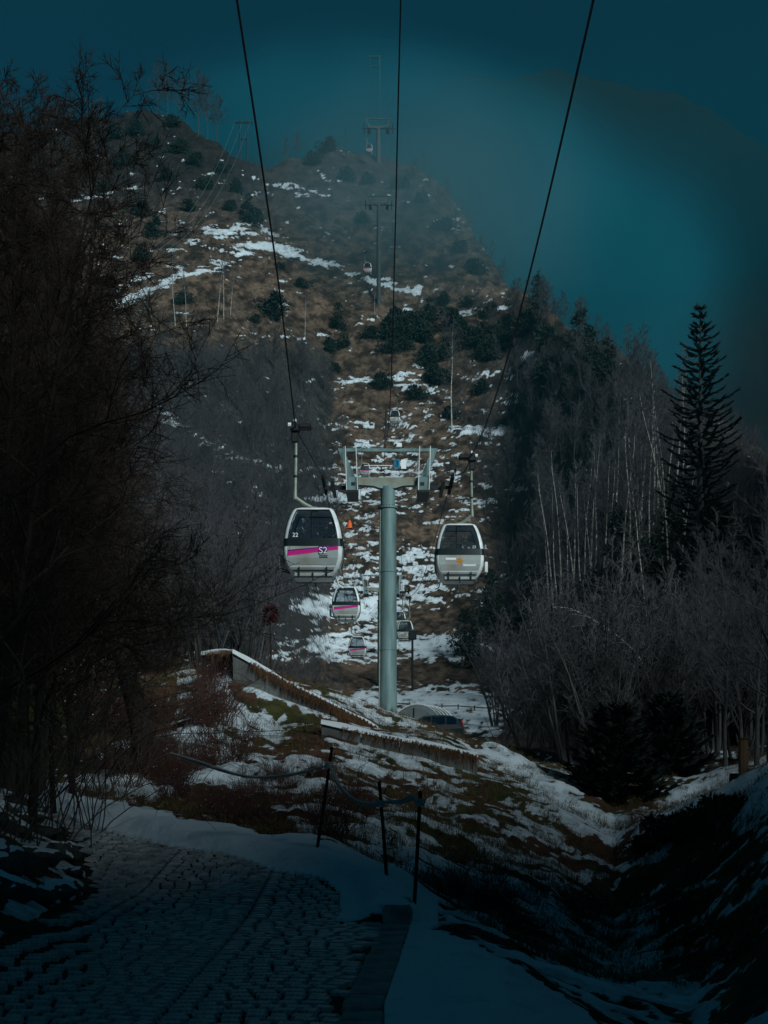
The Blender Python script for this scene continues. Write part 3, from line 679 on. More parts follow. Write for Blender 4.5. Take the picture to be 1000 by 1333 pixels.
def strip_front(quad, off):
    """quad of (x,z) laid on the front face, subdivided so that it follows the curve"""
    (xa, za), (xb, zb), (xc, zc), (xd, zd) = quad; mb = MB(); n, m_ = 6, 4
    for i in range(n + 1):
        for j in range(m_ + 1):
            s_, t = i / n, j / m_
            x = (xa * (1 - s_) + xb * s_) * (1 - t) + (xd * (1 - s_) + xc * s_) * t; z = (za * (1 - s_) + zb * s_) * (1 - t) + (zd * (1 - s_) + zc * s_) * t
            mb.V.append((x, -half(z)[1] - off, z))
    for i in range(n):
        for j in range(m_): mb.Fc.append((i * (m_ + 1) + j, (i + 1) * (m_ + 1) + j, (i + 1) * (m_ + 1) + j + 1, i * (m_ + 1) + j + 1))
    return mb
WZ = [1.22, 1.5, 1.78, 2.0, 2.16]
def gondola(side, design):
    """side -1: hanger on the left (uphill line), cabin swung inwards. Origin at the rope grip."""
    root = empty('gondola')
    inn = -side * (.60 if side < 0 else .50)         # cabin centre towards the tower
    cab = empty('cabin'); cab.parent = root; cab.location = (inn, 0, -4.98)
    def skip(z0, z1, j):
        return j % 5 == 4 and z0 >= 1.21 and z1 <= 2.17
    zs = [s_[0] for s_ in SEC]
    sh = loft(zs, 0, skip).obj('shell', M['frame'], cab, True)
    loft([.97, 1.08, 1.22], .010, None, (False, False)).obj('waist_band', M['band'], cab, True)
    for sd_ in range(4):
        face_patch(WZ, sd_, -.012, .145).obj('window', M['glass'], cab)
        # dark seal round the pane
        mb = MB()
        for z0, z1 in zip(WZ[:-1], WZ[1:]):
            for t in (-1, 1):
                pts = []
                for z in (z0, z1):
                    hx, hy = half(z); e = (hx if sd_ < 2 else hy) - .15
                    pts.append({0: (t * e, -hy - .006, z), 1: (t * e, hy + .006, z), 2: (-hx - .006, t * e, z), 3: (hx + .006, t * e, z)}[sd_])
                mb.tube(pts, .022, 4)
        z = 2.16; hx, hy = half(z); e = (hx if sd_ < 2 else hy) - .15
        pts = [{0: (t * e, -hy - .004, z), 1: (t * e, hy + .004, z), 2: (-hx - .004, t * e, z), 3: (hx + .004, t * e, z)}[sd_] for t in (-1, 1)]
        mb.tube(pts, .022, 4); mb.obj('window_seal', M['band'], cab)
        face_patch([.24, .4, .6, .78, .965], sd_, .007, .13).obj('lower_panel', M['panel'], cab)
    MB().box((0, -.89, 1.12), (1.25, .05, .05), ch=.015).obj('handrail', M['band'], cab)
    # side doors: centre joint and sill
    for s_ in (-1, 1):
        mb = MB()
        for z0, z1 in zip(zs[3:-3], zs[4:-2]): mb.tube([(s_ * (half(z0)[0] + .012), 0, z0), (s_ * (half(z1)[0] + .012), 0, z1)], .02, 4)
        mb.obj('door_joint', M['band'], cab)
    # bumper: rail, sill and uprights under the end wall
    for e in (-1, 1):
        MB().box((0, e * .80, .20), (1.32, .05, .045)).obj('bumper_rail', M['band'], cab)
        MB().box((0, e * .74, .09), (1.22, .08, .13), ch=.02).obj('bumper_sill', M['panel'], cab)
        MB().box((0, e * .72, .005), (1.26, .06, .03)).obj('floor_edge', M['band'], cab)
        for x in (-.44, .0, .44): MB().box((x, e * .83, .15 if x else .02), (.035, .05, .34 if x else .26)).obj('bumper_post', M['band'], cab)
    # ski racks on the outer door
    rk = MB().box((side * 1.06, -.28, .56), (.12, .38, .42), ch=.02).obj('ski_rack', M['frame'], cab)
    MB().box((side * 1.06, .28, .56), (.12, .38, .42), ch=.02).obj('ski_rack', M['frame'], cab)
    MB().tube([(side * .78, -.28, .25), (side * 1.06, -.28, .34), (side * 1.06, -.28, .5)], .025, 5).obj('rack_bracket', M['dark_steel'], cab)
    MB().tube([(side * .78, .28, .25), (side * 1.06, .28, .34), (side * 1.06, .28, .5)], .025, 5).obj('rack_bracket', M['dark_steel'], cab)
    MB().tube([(-side * .72, -.1, .1), (-side * .80, -.1, -.2), (-side * .95, -.1, -.28)], .025, 5).obj('door_lever', M['frame'], cab)
    for y_ in (-.5, .5): MB().box((0, y_, .48), (1.2, .36, .1), ch=.03).obj('seat', M['seat'], cab)
    MB().tube([(-.1, 0, .1), (-.1, 0, 2.2)], .018, 6).obj('grab_pole', M['dark_steel'], cab)
    # hanger
    r_in = inn
    MB().tube([(0, 0, -.15), (0, 0, -1.0), (side * .02, 0, -2.0), (side * .03, 0, -2.36)], [.055, .055, .06, .075], 8).obj('hanger', M['hanger'], root, True)
    MB().tube([(side * .03, 0, -2.30), (inn * .5, 0, -2.52), (inn, 0, -2.66)], [.075, .07, .06], 8).obj('hanger_arm', M['hanger'], root, True)
    MB().box((inn, 0, -2.68), (.24, .5, .12), ch=.03).obj('roof_mount', M['hanger'], root)
    for zz in (-.95, -1.6): MB().tube([(0, 0, zz - .03), (0, 0, zz + .03)], .085, 10).obj('hanger_collar', M['dark_steel'], root)
    gr = MB().box((side * .02, 0, -.06), (.30, .42, .22), ch=.04); gr.box((-side * .30, 0, .0), (.40, .5, .13), ch=.03); gr.box((side * .05, 0, .10), (.14, .2, .14), ch=.03); gr.box((side * .03, -.02, -.34), (.22, .18, .34), ch=.03)
    gr = gr.obj('grip', M['dark_steel'], root)
    MB().tube([(side * .14, -.2, .03), (side * .24, -.2, .03)], .07, 8).obj('grip_roller', M['frame'], gr)
    MB().tube([(side * .02, -.12, .2), (side * .02, .12, .2)], .05, 8).obj('grip_roller', M['frame'], gr)
    if design == 'pink':
        strip_front([(-.80, .66), (.80, .86), (.80, .96), (-.80, .80)], .014).obj('stripe', M['pink'], cab)
        strip_front([(-.80, .805), (.80, .965), (.80, .985), (-.80, .845)], .0125).obj('stripe_edge', M['purple'], cab)
    else:
        strip_front([(-.56, .78), (-.16, .78), (-.16, .86), (-.56, .86)], .014).obj('sticker', M['white'], cab)
        strip_front([(.12, .53), (.62, .53), (.62, .61), (.12, .61)], .014).obj('sticker', M['white'], cab)
        # amber eight-rayed emblem
        mb = MB(); n = 16; cz = .73; ps = [(0.0, cz)]
        for i in range(n):
            rr = (.225 if i % 4 == 0 else .165 if i % 2 == 0 else .085); an = 2 * math.pi * i / n; ps.append((math.sin(an) * rr * .85, cz + math.cos(an) * rr))
        mb.V = [(x, -half(z)[1] - .016, z) for x, z in ps]; mb.Fc = [(0, 1 + i, 1 + (i + 1) % n) for i in range(n)]
        mb.obj('emblem', M['amber'], cab)
    return root, cab
def place(root, d, rz, side):
    root.location = (cxd(d) + side * 3.2, d, rz + EY)
GL = 'gondolas on the uphill rope'; GR = 'gondolas on the downhill rope'
proto_l, _c = gondola(-1, 'pink'); proto_r, _c2 = gondola(1, 'sticker')
# uphill line
specs = [(45, 10.85, 'gondola with magenta stripe and number 22 hanging before the tower'), (93, 14.35, 'magenta-striped gondola low beside the tall column, below gondola 22'),
         (148, 15.95, 'small magenta-striped gondola just above the snow patch left of the column'), (250, 56.35, 'distant gondola seen through the tower head frame'),
         (318, 117.0, 'faint gondola in the mist beside the pale slim tower'), (391, 176.8, 'dark gondola hanging at the ridge tower')]
gl = [copy_tree(proto_l) for _ in specs[1:]]; gl.insert(0, proto_l)
for o, (d_, z_, lb) in zip(gl, specs): place(o, d_, z_, -1); tag(o, lb, 'gondola', GL)
specs_r = [(55, 12.05, 'silver gondola with amber emblem and number 13 right of the tower'), (157, 18.55, 'small silver gondola right of the column over the brown band'),
           (198, 24.0, 'distant gondola half hidden behind the tall column'), (246, 64.9, 'tiny gondola above the tower head against the brown slope')]
grs = [copy_tree(proto_r) for _ in specs_r[1:]]; grs.insert(0, proto_r)
for o, (d_, z_, lb) in zip(grs, specs_r): place(o, d_, z_, 1); tag(o, lb, 'gondola', GR)
# print on the two near cabins only
def cabin_of(r_): return [c for c in r_.children if c.name.startswith('cabin')][0]
def tilt(z): 
    a_, b_ = half(z - .05)[1], half(z + .05)[1]; return R(90) - math.atan2(a_ - b_, .1)
c22 = cabin_of(proto_l); c13 = cabin_of(proto_r)
text('22', .19, M['white'], c22, (-.56, -half(1.32)[1] - .012, 1.32), (tilt(1.32), 0, 0), 'number')
strip_front([(.18, .70), (.46, .72), (.46, .98), (.18, .96)], .018).obj('badge', M['purple'], c22)
text('S2', .29, M['white'], c22, (.33, -half(.80)[1] - .024, .82), (R(90), 0, 0), 'line_code')
for i, zz in enumerate((.66, .61)): strip_front([(.20, zz - .017), (.47, zz - .017), (.47, zz + .017), (.20, zz + .017)], .014).obj('small_print', M['print_dark'], c22)
text('13', .15, M['white'], c13, (.55, -half(1.28)[1] - .012, 1.285), (tilt(1.285), 0, 0), 'number')

# passengers seen as shapes in gondola 22
def person(jmat, loc, lean, label, rz):
    me = bpy.data.meshes.new('person')
    vs = [(0, 0, .10), (0, .02, .30), (lean * .5, .03, .52), (lean, .03, .64), (lean, 0, .72), (lean, -.02, .84),
          (.20, .03, .56), (.27, -.04, .32), (.20, -.24, .20), (.12, -.34, .19), (-.20, .03, .56), (-.27, -.04, .32), (-.20, -.24, .20), (-.12, -.34, .19),
          (.10, -.05, .08), (.12, -.42, .10), (.12, -.44, -.32), (.12, -.56, -.37), (-.10, -.05, .08), (-.12, -.42, .10), (-.12, -.44, -.32), (-.12, -.56, -.37)]
    es = [(0, 1), (1, 2), (2, 3), (3, 4), (4, 5), (2, 6), (6, 7), (7, 8), (8, 9), (2, 10), (10, 11), (11, 12), (12, 13), (0, 14), (14, 15), (15, 16), (16, 17), (0, 18), (18, 19), (19, 20), (20, 21)]
    rad = [.16, .16, .17, .08, .09, .085, .09, .07, .055, .045, .09, .07, .055, .045, .10, .085, .065, .05, .10, .085, .065, .05]
    me.from_pydata(vs, es, []); o = link('person', me, jmat)
    md = o.modifiers.new('skin', 'SKIN'); 
    for v, r_ in zip(me.skin_vertices[0].data, rad): v.radius = (r_, r_)
    me.skin_vertices[0].data[0].use_root = True
    s_ = o.modifiers.new('sub', 'SUBSURF'); s_.levels = 1; s_.render_levels = 1
    dg = bpy.context.evaluated_depsgraph_get(); m2 = bpy.data.meshes.new_from_object(o.evaluated_get(dg)); o.modifiers.clear(); o.data = m2
    if not m2.materials: m2.materials.append(jmat)
    m2.materials.append(M['skin'])
    for p_ in m2.polygons:
        p_.use_smooth = True
        if p_.center.z > .70: p_.material_index = 1
    h = MB(); 
    for i in range(7):
        for j in range(10):
            th = i / 6 * 1.7; ph = j / 10 * 2 * math.pi; h.V.append((lean + .115 * math.sin(th) * math.cos(ph), .01 + .125 * math.sin(th) * math.sin(ph), .83 + .125 * math.cos(th)))
    for i in range(6):
        for j in range(10): h.Fc.append((i * 10 + j, i * 10 + (j + 1) % 10, (i + 1) * 10 + (j + 1) % 10, (i + 1) * 10 + j))
    h.obj('cap', M['hair'], o, True)
    o.location = loc; o.rotation_euler = (0, 0, rz); tag(o, label, 'person'); return o
gx, gy, gzr = proto_l.location; cxp, czp = gx + .60, gzr - 4.98
person(M['jacket_red'], (cxp - .42, gy - .44, czp + .46), .0, 'seated passenger in a wine-red jacket inside gondola 22', R(180))
person(M['jacket_teal'], (cxp + .44, gy - .44, czp + .46), .02, 'seated passenger in a dark teal jacket inside gondola 22', R(180))

# ------------------------------------------------------------------ retaining walls
def wall(name, top, drop, thick, label, grass):
    """top: list of (px,py,d); drop: wall height below the top at each point"""
    pts = [Vector(P(*q)) for q in top]; org = pts[0].copy(); org.z -= drop[0]
    root = empty(name, org); tag(root, label, 'wall', 'concrete retaining walls on the slope')
    n = len(pts)
    for i in range(n - 1):
        a_, b_ = pts[i] - org, pts[i + 1] - org; h0, h1 = drop[i], drop[i + 1]
        th = Vector((0, thick, 0)); gap = (b_ - a_).normalized() * .012
        a2, b2 = a_ + gap, b_ - gap
        V = [a2 - Vector((0, 0, h0)), b2 - Vector((0, 0, h1)), b2, a2]; V += [v + th for v in V]
        mb = MB().add(V, [(0, 1, 2, 3), (7, 6, 5, 4), (0, 4, 5, 1), (3, 2, 6, 7), (0, 3, 7, 4), (1, 5, 6, 2)])
        mb.obj('concrete_panel', M['concrete'], root)
    # snow lying along the top, uneven
    mb = MB(); r2 = random.Random(3)
    seq = []
    for i in range(n - 1):
        L_ = (pts[i + 1] - pts[i]).length; m_ = max(2, int(L_ / .12))
        for k in range(m_): seq.append(pts[i].lerp(pts[i + 1], k / m_) - org)
    seq.append(pts[-1] - org)
    for i, p in enumerate(seq):
        hh = .05 + .11 * vn(np.array([i * .23]), np.array([.5]))[0]; ww = .03 + .06 * vn(np.array([i * .4]), np.array([3.5]))[0]
        for (oy, oz) in ((-ww, -.03), (-ww * .9, hh * .6), (.06, hh), (thick * .7, hh * .9), (thick + .06, -.03)): mb.V.append((p.x, p.y + oy, p.z + oz))
    for i in range(len(seq) - 1):
        for j in range(4): mb.Fc.append((i * 5 + j, i * 5 + j + 1, (i + 1) * 5 + j + 1, (i + 1) * 5 + j))
    mb.obj('snow_cap', M['snow'], root, True)
    # rusty grass hanging over the edge
    mb = MB(); r2 = random.Random(9)
    for _i in range(grass):
        i = int(len(seq) * (.12 + .88 * r2.random() ** .7)) % len(seq); p = seq[i]; x = p.x + r2.uniform(-.1, .1); l = r2.uniform(.08, .34) * (1 if r2.random() < .85 else 1.9) * (.35 + 1.3 * vn(np.array([i * .11]), np.array([7.5]))[0])
        y0 = p.y - r2.uniform(.0, .05); z0 = p.z + r2.uniform(0, .06); ww = r2.uniform(.006, .014); dx = r2.uniform(-.12, .12)
        mb.add([(x - ww, y0, z0), (x + ww, y0, z0), (x + dx * .5 + ww * .7, y0 - .10, z0 - l * .35), (x + dx * .5 - ww * .7, y0 - .10, z0 - l * .35), (x + dx, y0 - .13 - r2.uniform(0, .05), z0 - l)], [(0, 1, 2, 3), (3, 2, 4)])
    o = mb.obj('hanging_grass', M['rustgrass'], root); tag(o, kind='stuff')
wall('retaining_wall', [(303, 849, 40), (345, 873, 40), (388, 897, 40), (430, 918, 39.9), (470, 938, 39.8), (500, 955, 39.7)], [1.75, 1.7, 1.45, 1.15, .95, .8], .35, 'upper concrete retaining wall stepping down beside the slope, grass hanging over', 1500)
wall('retaining_wall', [(418, 941, 35.8), (470, 953, 35.8), (520, 963, 35.8), (570, 973, 35.8), (622, 985, 36)], [.9, 1.0, 1.0, .95, .6], .35, 'lower concrete retaining wall with a snow line along its top', 420)
wall('retaining_wall', [(262, 852, 41.5), (285, 850, 41), (302, 849, 40.3)], [1.3, 1.5, 1.6], .3, 'short brown wall end adjoining the upper retaining wall', 120)

# ------------------------------------------------------------------ marker poles and rope along the path
def pole(px0, d, px1, py1, label):
    x0, y0 = pd(px0, d); z0 = gz(x0, y0) - .15; top = Vector(P(px1, py1, d))
    o = empty('marker_pole', (x0, y0, z0)); tag(o, label, 'pole', 'marker poles beside the path')
    v = top - Vector((x0, y0, z0)); n = v.normalized()
    MB().tube([(0, 0, 0), tuple(v * .5 + Vector((.004, 0, 0))), tuple(v)], [.021, .020, .018], 8).obj('shaft', M['rust_pole'], o, True)
    MB().tube([tuple(v - n * .01), tuple(v + n * .03)], [.024, .012], 8).obj('tip', M['rust_pole'], o)
    e = v - n * (.13); MB().tube([tuple(e + Vector((-.03, 0, 0))), tuple(e + Vector((.05, 0, .02))), tuple(e + Vector((.06, 0, .07)))], .007, 6).obj('hook', M['rust_pole'], o)
    return Vector((x0, y0, z0)), v
pA = pole(410, 17.4, 432, 975, 'tall leaning dark pole at the path edge, rope tied near its top')
pB = pole(505, 15.9, 494, 1020, 'thin dark pole between the two others, leaning back, rope passing')
pC = pole(538, 14.4, 547, 1033, 'straight dark pole at the kerb corner where the rope ends')
def on(p, f): return p[0] + p[1] * f
rr = [Vector(P(222, 980, 18.4)), Vector(P(262, 992, 18.3)), Vector(P(320, 1010, 18.1)), Vector(P(375, 1008, 17.8)), on(pA, .86)]
rb = [on(pA, .86), Vector(P(442, 1022, 17.1)), Vector(P(462, 1041, 16.7)), Vector(P(480, 1046, 16.3)), on(pB, .82)]
rc = [on(pB, .82), Vector(P(508, 1043, 15.6)), Vector(P(522, 1043, 15.1)), Vector(P(536, 1036, 14.7)), on(pC, .93)]
ro = empty('barrier_rope', tuple(on(pA, .86))); tag(ro, 'grey snow-dusted rope slung between the dark poles by the path', 'rope')
for k, seg_ in enumerate((rr, rb, rc)):
    for s_ in range(2):
        pts = spline([tuple(q - ro.location + Vector((0, .03 * s_, (.0 if j in (0, 4) else -.022 * s_ * (1 + .6 * math.sin(j * 2 + k)))))) for j, q in enumerate(seg_)], 8)
        MB().tube([tuple(q) for q in pts], .017 if k else .013, 7).obj('rope_strand', M['rope'], ro, True)
for p_, f_ in ((pA, .86), (pB, .82), (pC, .93)):
    c_ = on(p_, f_) - ro.location; mb = MB()
    for q in range(3):
        mb.tube([tuple(c_ + Vector((math.cos(t) * .042, math.sin(t) * .042, -.03 + q * .028))) for t in np.linspace(0, 2 * math.pi, 11)], .014, 6)
    mb.obj('knot', M['rope'], ro, True)

# ------------------------------------------------------------------ tarpaulin shelter and car behind the bank
sx, sy = (549 - 500) / F * 84, 84; szg = gz(sx, sy)
sh = empty('tunnel_shelter', (sx, sy, szg)); tag(sh, 'grey arched tarpaulin shelter behind the dark car', 'shelter')
def arch(y, r_=1.75, n=14, h=1.95): return [(math.cos(math.pi * i / n) * r_, y, math.sin(math.pi * i / n) * h) for i in range(n + 1)]
mb = MB(); ys = [-1.6, -1.0, -.2, .6, 1.4, 2.2]
for k, y_ in enumerate(ys): mb.V += [(p[0] * (1 if k else .86), p[1], p[2] * (1 if k else .90)) for p in arch(y_)]
for k in range(len(ys) - 1):
    for i in range(14): mb.Fc.append((k * 15 + i, k * 15 + i + 1, (k + 1) * 15 + i + 1, (k + 1) * 15 + i))
mb.Fc.append(tuple(range(15))); mb.Fc.append(tuple(reversed(range(75, 90)))); mb.obj('cover', M['tarp'], sh, True)
for y_ in ys[1:]: MB().tube([tuple(Vector(p) * 1.008) for p in arch(y_)], .035, 6).obj('hoop', M['frame'], sh)
MB().tube([(0, -1.63, 0), (0, -1.63, 1.72)], .03, 5).obj('seam', M['dark_steel'], sh)
sh.rotation_euler = (0, 0, R(-18))

cxr, cyr = (603 - 500) / F * 77, 77; cz = P(600, 931, 77)[2] - 1.50
car = empty('parked_car', (cxr - 1.95, cyr, cz)); tag(car, 'dark hatchback with a red tail light half hidden behind the snowy bank', 'car')
# side outline (x forward = left), lofted across the width
prof = [(-1.92, .35), (-1.94, .75), (-1.85, .95), (-1.62, 1.28), (-1.35, 1.45), (-.6, 1.50), (.25, 1.44), (.95, 1.02), (1.75, .88), (1.93, .62), (1.92, .32)]
mb = MB(); wds = [(-.82, 0), (-.84, .45), (-.70, 1)]
def wfun(z): return .83 if z < .95 else .83 - (z - .95) * .38
n = len(prof)
for s_ in (-1, 1): mb.V += [(-x, s_ * wfun(z), z) for x, z in prof]
mb.Fc = [tuple(range(n)), tuple(reversed(range(n, 2 * n)))] + [(i, (i + 1) % n, (i + 1) % n + n, i + n) for i in range(n)]
mb.obj('body', M['car'], car)
for s_ in (-1, 1):
    for w_ in ([(-1.55, 1.0), (-1.50, 1.30), (-1.25, 1.40), (-1.0, 1.41), (-1.0, 1.0)], [(-.93, 1.0), (-.93, 1.41), (-.2, 1.40), (-.2, 1.0)], [(-.13, 1.0), (-.13, 1.39), (.22, 1.36), (.75, 1.04)]):
        m_ = MB(); m_.V = [(-x, s_ * (wfun(z) + .008), z) for x, z in w_]; m_.Fc = [tuple(range(len(w_)))]; m_.obj('window', M['carglass'], car)
    MB().box((-(-1.86), s_ * .66, .98), (.10, .16, .30), ch=.02).obj('tail_light', M['tail'], car)
    for xw in (1.2, -1.25):
        wh = MB().tube([(xw, s_ * .66, .31), (xw, s_ * .85, .31)], .31, 18).obj('wheel', M['rubber'], car, True); MB().tube([(xw, s_ * .84, .31), (xw, s_ * .862, .31)], .2, 12).obj('rim', M['frame'], wh)
m_ = MB(); m_.V = [(1.655, -.60, 1.27), (1.655, .60, 1.27), (1.86, .68, .99), (1.86, -.68, .99)]; m_.V = [(x + .012, y_, z + .012) for x, y_, z in m_.V]; m_.Fc = [(0, 1, 2, 3)]; m_.obj('rear_window', M['carglass'], car)

# dark cable fence / rail across the snow field
fx0, fx1 = (512 - 500) / F * 118, (660 - 500) / F * 118
fe = empty('low_fence', (fx0, 118, gz(fx0, 118))); tag(fe, 'low dark rail fence across the snow field behind the column', 'fence')
for i in range(8):
    x = fx0 + (fx1 - fx0) * i / 7; MB().box((x - fx0, 0, gz(x, 118) - fe.location.z + .15), (.1, .1, .6)).obj('fence_post', M['darkwood'], fe)
for zz in (.30,):
    MB().tube([(x - fx0, -.07, gz(x, 118) - fe.location.z + zz) for x in np.linspace(fx0, fx1, 8)], .05, 5).obj('fence_rail', M['darkwood'], fe)

# orange marker on the snow below the tower head
def on_ground(px, py, d0=150, d1=420):
    ds = np.arange(d0, d1, .4); xs = (px - 500) / F * ds; z = ground_z(xs, ds); pys = HY - (z - EYE) / ds * F
    k = np.where(pys <= py)[0]
    i = k[0] if len(k) else len(ds) - 1
    return xs[i], ds[i], z[i]
x, y, z = on_ground(455, 689)
oc = empty('marker_cone', (x, y, z - .05)); tag(oc, 'bright orange pointed marker standing on the snow beside gondola 22', 'marker')
MB().tube([(0, 0, .12), (.02, 0, .9), (.05, 0, 1.5)], [.52, .42, .12], 12).obj('cone', M['orange'], oc, True); MB().box((0, 0, .07), (1.1, 1.1, .14), ch=.03).obj('base', M['orange'], oc)
# slender lift-side mast right of column (dark)
x, y = (537 - 500) / F * 150, 150; z = gz(x, y); ms = empty('dark_mast', (x, y, z)); tag(ms, 'short dark mast on the snow right of the column', 'mast')
MB().tube([(0, 0, -.2), (0, 0, 5.8)], .12, 8).obj('pole', M['dark_steel'], ms); MB().box((0, 0, 6.2), (.9, .5, .9), ch=.1).obj('head_box', M['dark_steel'], ms)

# power line: H-frame on the ridge
x, y, z = P(317, 208, 398); z = gz(x, 398)
hp = empty('power_pole', (x, 398, z)); tag(hp, 'wooden H-frame power pole on the left ridge', 'pole')
topz = P(317, 158, 398)[2] - z
for s_ in (-1, 1): MB().tube([(s_ * 1.15, 0, -.5), (s_ * 1.1, 0, topz)], [.24, .18], 6).obj('post', M['dark_steel'], hp)
MB().box((0, 0, topz - .3), (5.2, .35, .35)).obj('crossarm', M['dark_steel'], hp); MB().box((0, 0, topz * .55), (2.3, .2, .25)).obj('brace', M['dark_steel'], hp)
for xx in (-2.2, 0, 2.2): MB().tube([(xx, 0, topz - .2), (xx, 0, topz + .6)], .14, 6).obj('insulator', M['dark_steel'], hp)
for k, xx in enumerate((-2.2, 0, 2.2)):
    a_ = Vector((x + xx, 398, z + topz + .55)); b_ = Vector(P(188 + k * 12, 330, 262)); mid = a_.lerp(b_, .5) - Vector((0, 0, 6))
    o = MB().tube([tuple(q) for q in spline([tuple(a_), tuple(a_.lerp(b_, .25) - Vector((0, 0, 4.5))), tuple(mid), tuple(a_.lerp(b_, .75) - Vector((0, 0, 4.5))), tuple(b_)], 6)], .035, 4).obj('power_line', M['galv'])
    tag(o, 'thin pale power wire slanting down the left hillside', 'wire', 'power wires on the left hillside')
x, y, z = on_ground(450, 207, 330, 402); z = gz(x, y); o = MB().tube([(x, y, z - .3), (x, y, z + 9)], [.2, .14], 6).obj('lone_post', M['dark_steel']); tag(o, 'single thin post on the ridge left of the dark tower', 'post')

# wooden post by the right snow bank, with a stump beside it
x, y = pd(968, 33); z = gz(x, y); wp = empty('wooden_post', (x, y, z)); tag(wp, 'squared brown wooden post at the top of the right snow bank', 'post')
MB().box((0, 0, .42), (.20, .20, 1.15), ch=.02).obj('shaft', M['wood'], wp); MB().box((0, 0, 1.01), (.23, .23, .05), ch=.015).obj('cap', M['darkwood'], wp)
x, y = pd(958, 33.4); z = gz(x, y); o = MB().tube([(x, y, z - .2), (x, y, z + .28)], [.18, .15], 10).obj('stump', M['darkwood']); tag(o, 'short dark stump beside the brown wooden post', 'stump')

# plank gate in the dark at the left end of the path
x, y = pd(14, 24.6); z = gz(x, y); gt = empty('plank_gate', (x, y, z), R(-12)); tag(gt, 'dark vertical plank gate at the left end of the path', 'gate')
for i in range(6): MB().box((-.36 + i * .155, 0, .48), (.14, .03, .98), ch=.006).obj('plank', M['darkwood'], gt)
for zz in (.25, .85): MB().box((.02, .035, zz), (.98, .04, .09)).obj('rail', M['darkwood'], gt)
for s_ in (-1, 1): MB().box((.02 + s_ * .56, 0, .6), (.12, .12, 1.3), ch=.01).obj('gate_post', M['darkwood'], gt)
MB().box((.02, 0, 1.24), (1.5, .3, .06)).obj('lintel', M['darkwood'], gt)

# ------------------------------------------------------------------ rocks on the left of the path
from mathutils import noise as mnoise
def rock_mesh(seed, flat=.6):
    bm = bmesh.new(); bmesh.ops.create_icosphere(bm, subdivisions=4, radius=1); r_ = random.Random(seed)
    ax = [Vector((r_.uniform(-1, 1), r_.uniform(-1, 1), r_.uniform(-.5, 1))).normalized() for _ in range(9)]
    for v in bm.verts:
        p = v.co.copy()
        for a_ in ax:
            dd = p.dot(a_) - .6
            if dd > 0: p -= a_ * dd * .8
        q = p * 2.2 + Vector((seed * 7.0, 0, 0)); p = p * (1 + .16 * mnoise.noise(q) + .08 * mnoise.noise(q * 2.7) + .04 * mnoise.noise(q * 6))
        v.co = Vector((p.x, p.y * .85, p.z * flat))
    m_ = bpy.data.meshes.new('boulder'); bm.to_mesh(m_); bm.free(); m_.polygons.foreach_set('use_smooth', np.ones(len(m_.polygons), bool)); return m_
def snowcap_mesh(rm):
    bm = bmesh.new(); bm.from_mesh(rm); bm.normal_update()
    dele = [f for f in bm.faces if f.normal.z + .5 * mnoise.noise(f.calc_center_median() * 2.6) < .66]; bmesh.ops.delete(bm, geom=dele, context='FACES')
    bmesh.ops.smooth_vert(bm, verts=bm.verts[:], factor=.5, use_axis_x=True, use_axis_y=True, use_axis_z=True)
    for v in bm.verts: v.co = v.co + Vector((0, 0, .07 + .03 * mnoise.noise(v.co * 4) if not v.is_boundary else -.03))
    m_ = bpy.data.meshes.new('snow_cap'); bm.to_mesh(m_); bm.free(); m_.polygons.foreach_set('use_smooth', np.ones(len(m_.polygons), bool)); return m_
rms = [rock_mesh(i) for i in range(5)]; caps = [snowcap_mesh(m_) for m_ in rms]
for m_ in rms: m_.materials.append(M['rock'])
for m_ in caps: m_.materials.append(M['snow'])
rr_ = random.Random(12)
spots = [(100, 17.2, .34), (108, 15.6, .30), (88, 16.6, .42), (70, 18.3, .34), (60, 15.2, .45), (98, 14.2, .30), (82, 13.3, .38), (40, 14.0, .5), (45, 19.6, .38), (22, 16.8, .5), (10, 13.2, .52), (62, 12.6, .3), (28, 12.0, .42), (8, 19, .45), (-10, 11.2, .45), (30, 22, .4), (-25, 15, .6)]
for i, (px, d_, s_) in enumerate(spots):
    x, y = pd(px, d_); x -= .12; k = i % 5; z = gz(x, y)
    o = link('boulder', rms[k], loc=(x, y, z + s_ * .18)); s_ *= .72; o.scale = (s_, s_, s_ * rr_.uniform(.7, 1.0)); o.rotation_euler = (rr_.uniform(-.25, .25), rr_.uniform(-.25, .25), rr_.uniform(0, 6.2))
    tag(o, 'snow-capped grey boulder on the bank left of the cobbled path', 'boulder', 'boulders on the left path bank')
    if i % 4 != 3: link('snow_cap', caps[k], parent=o)

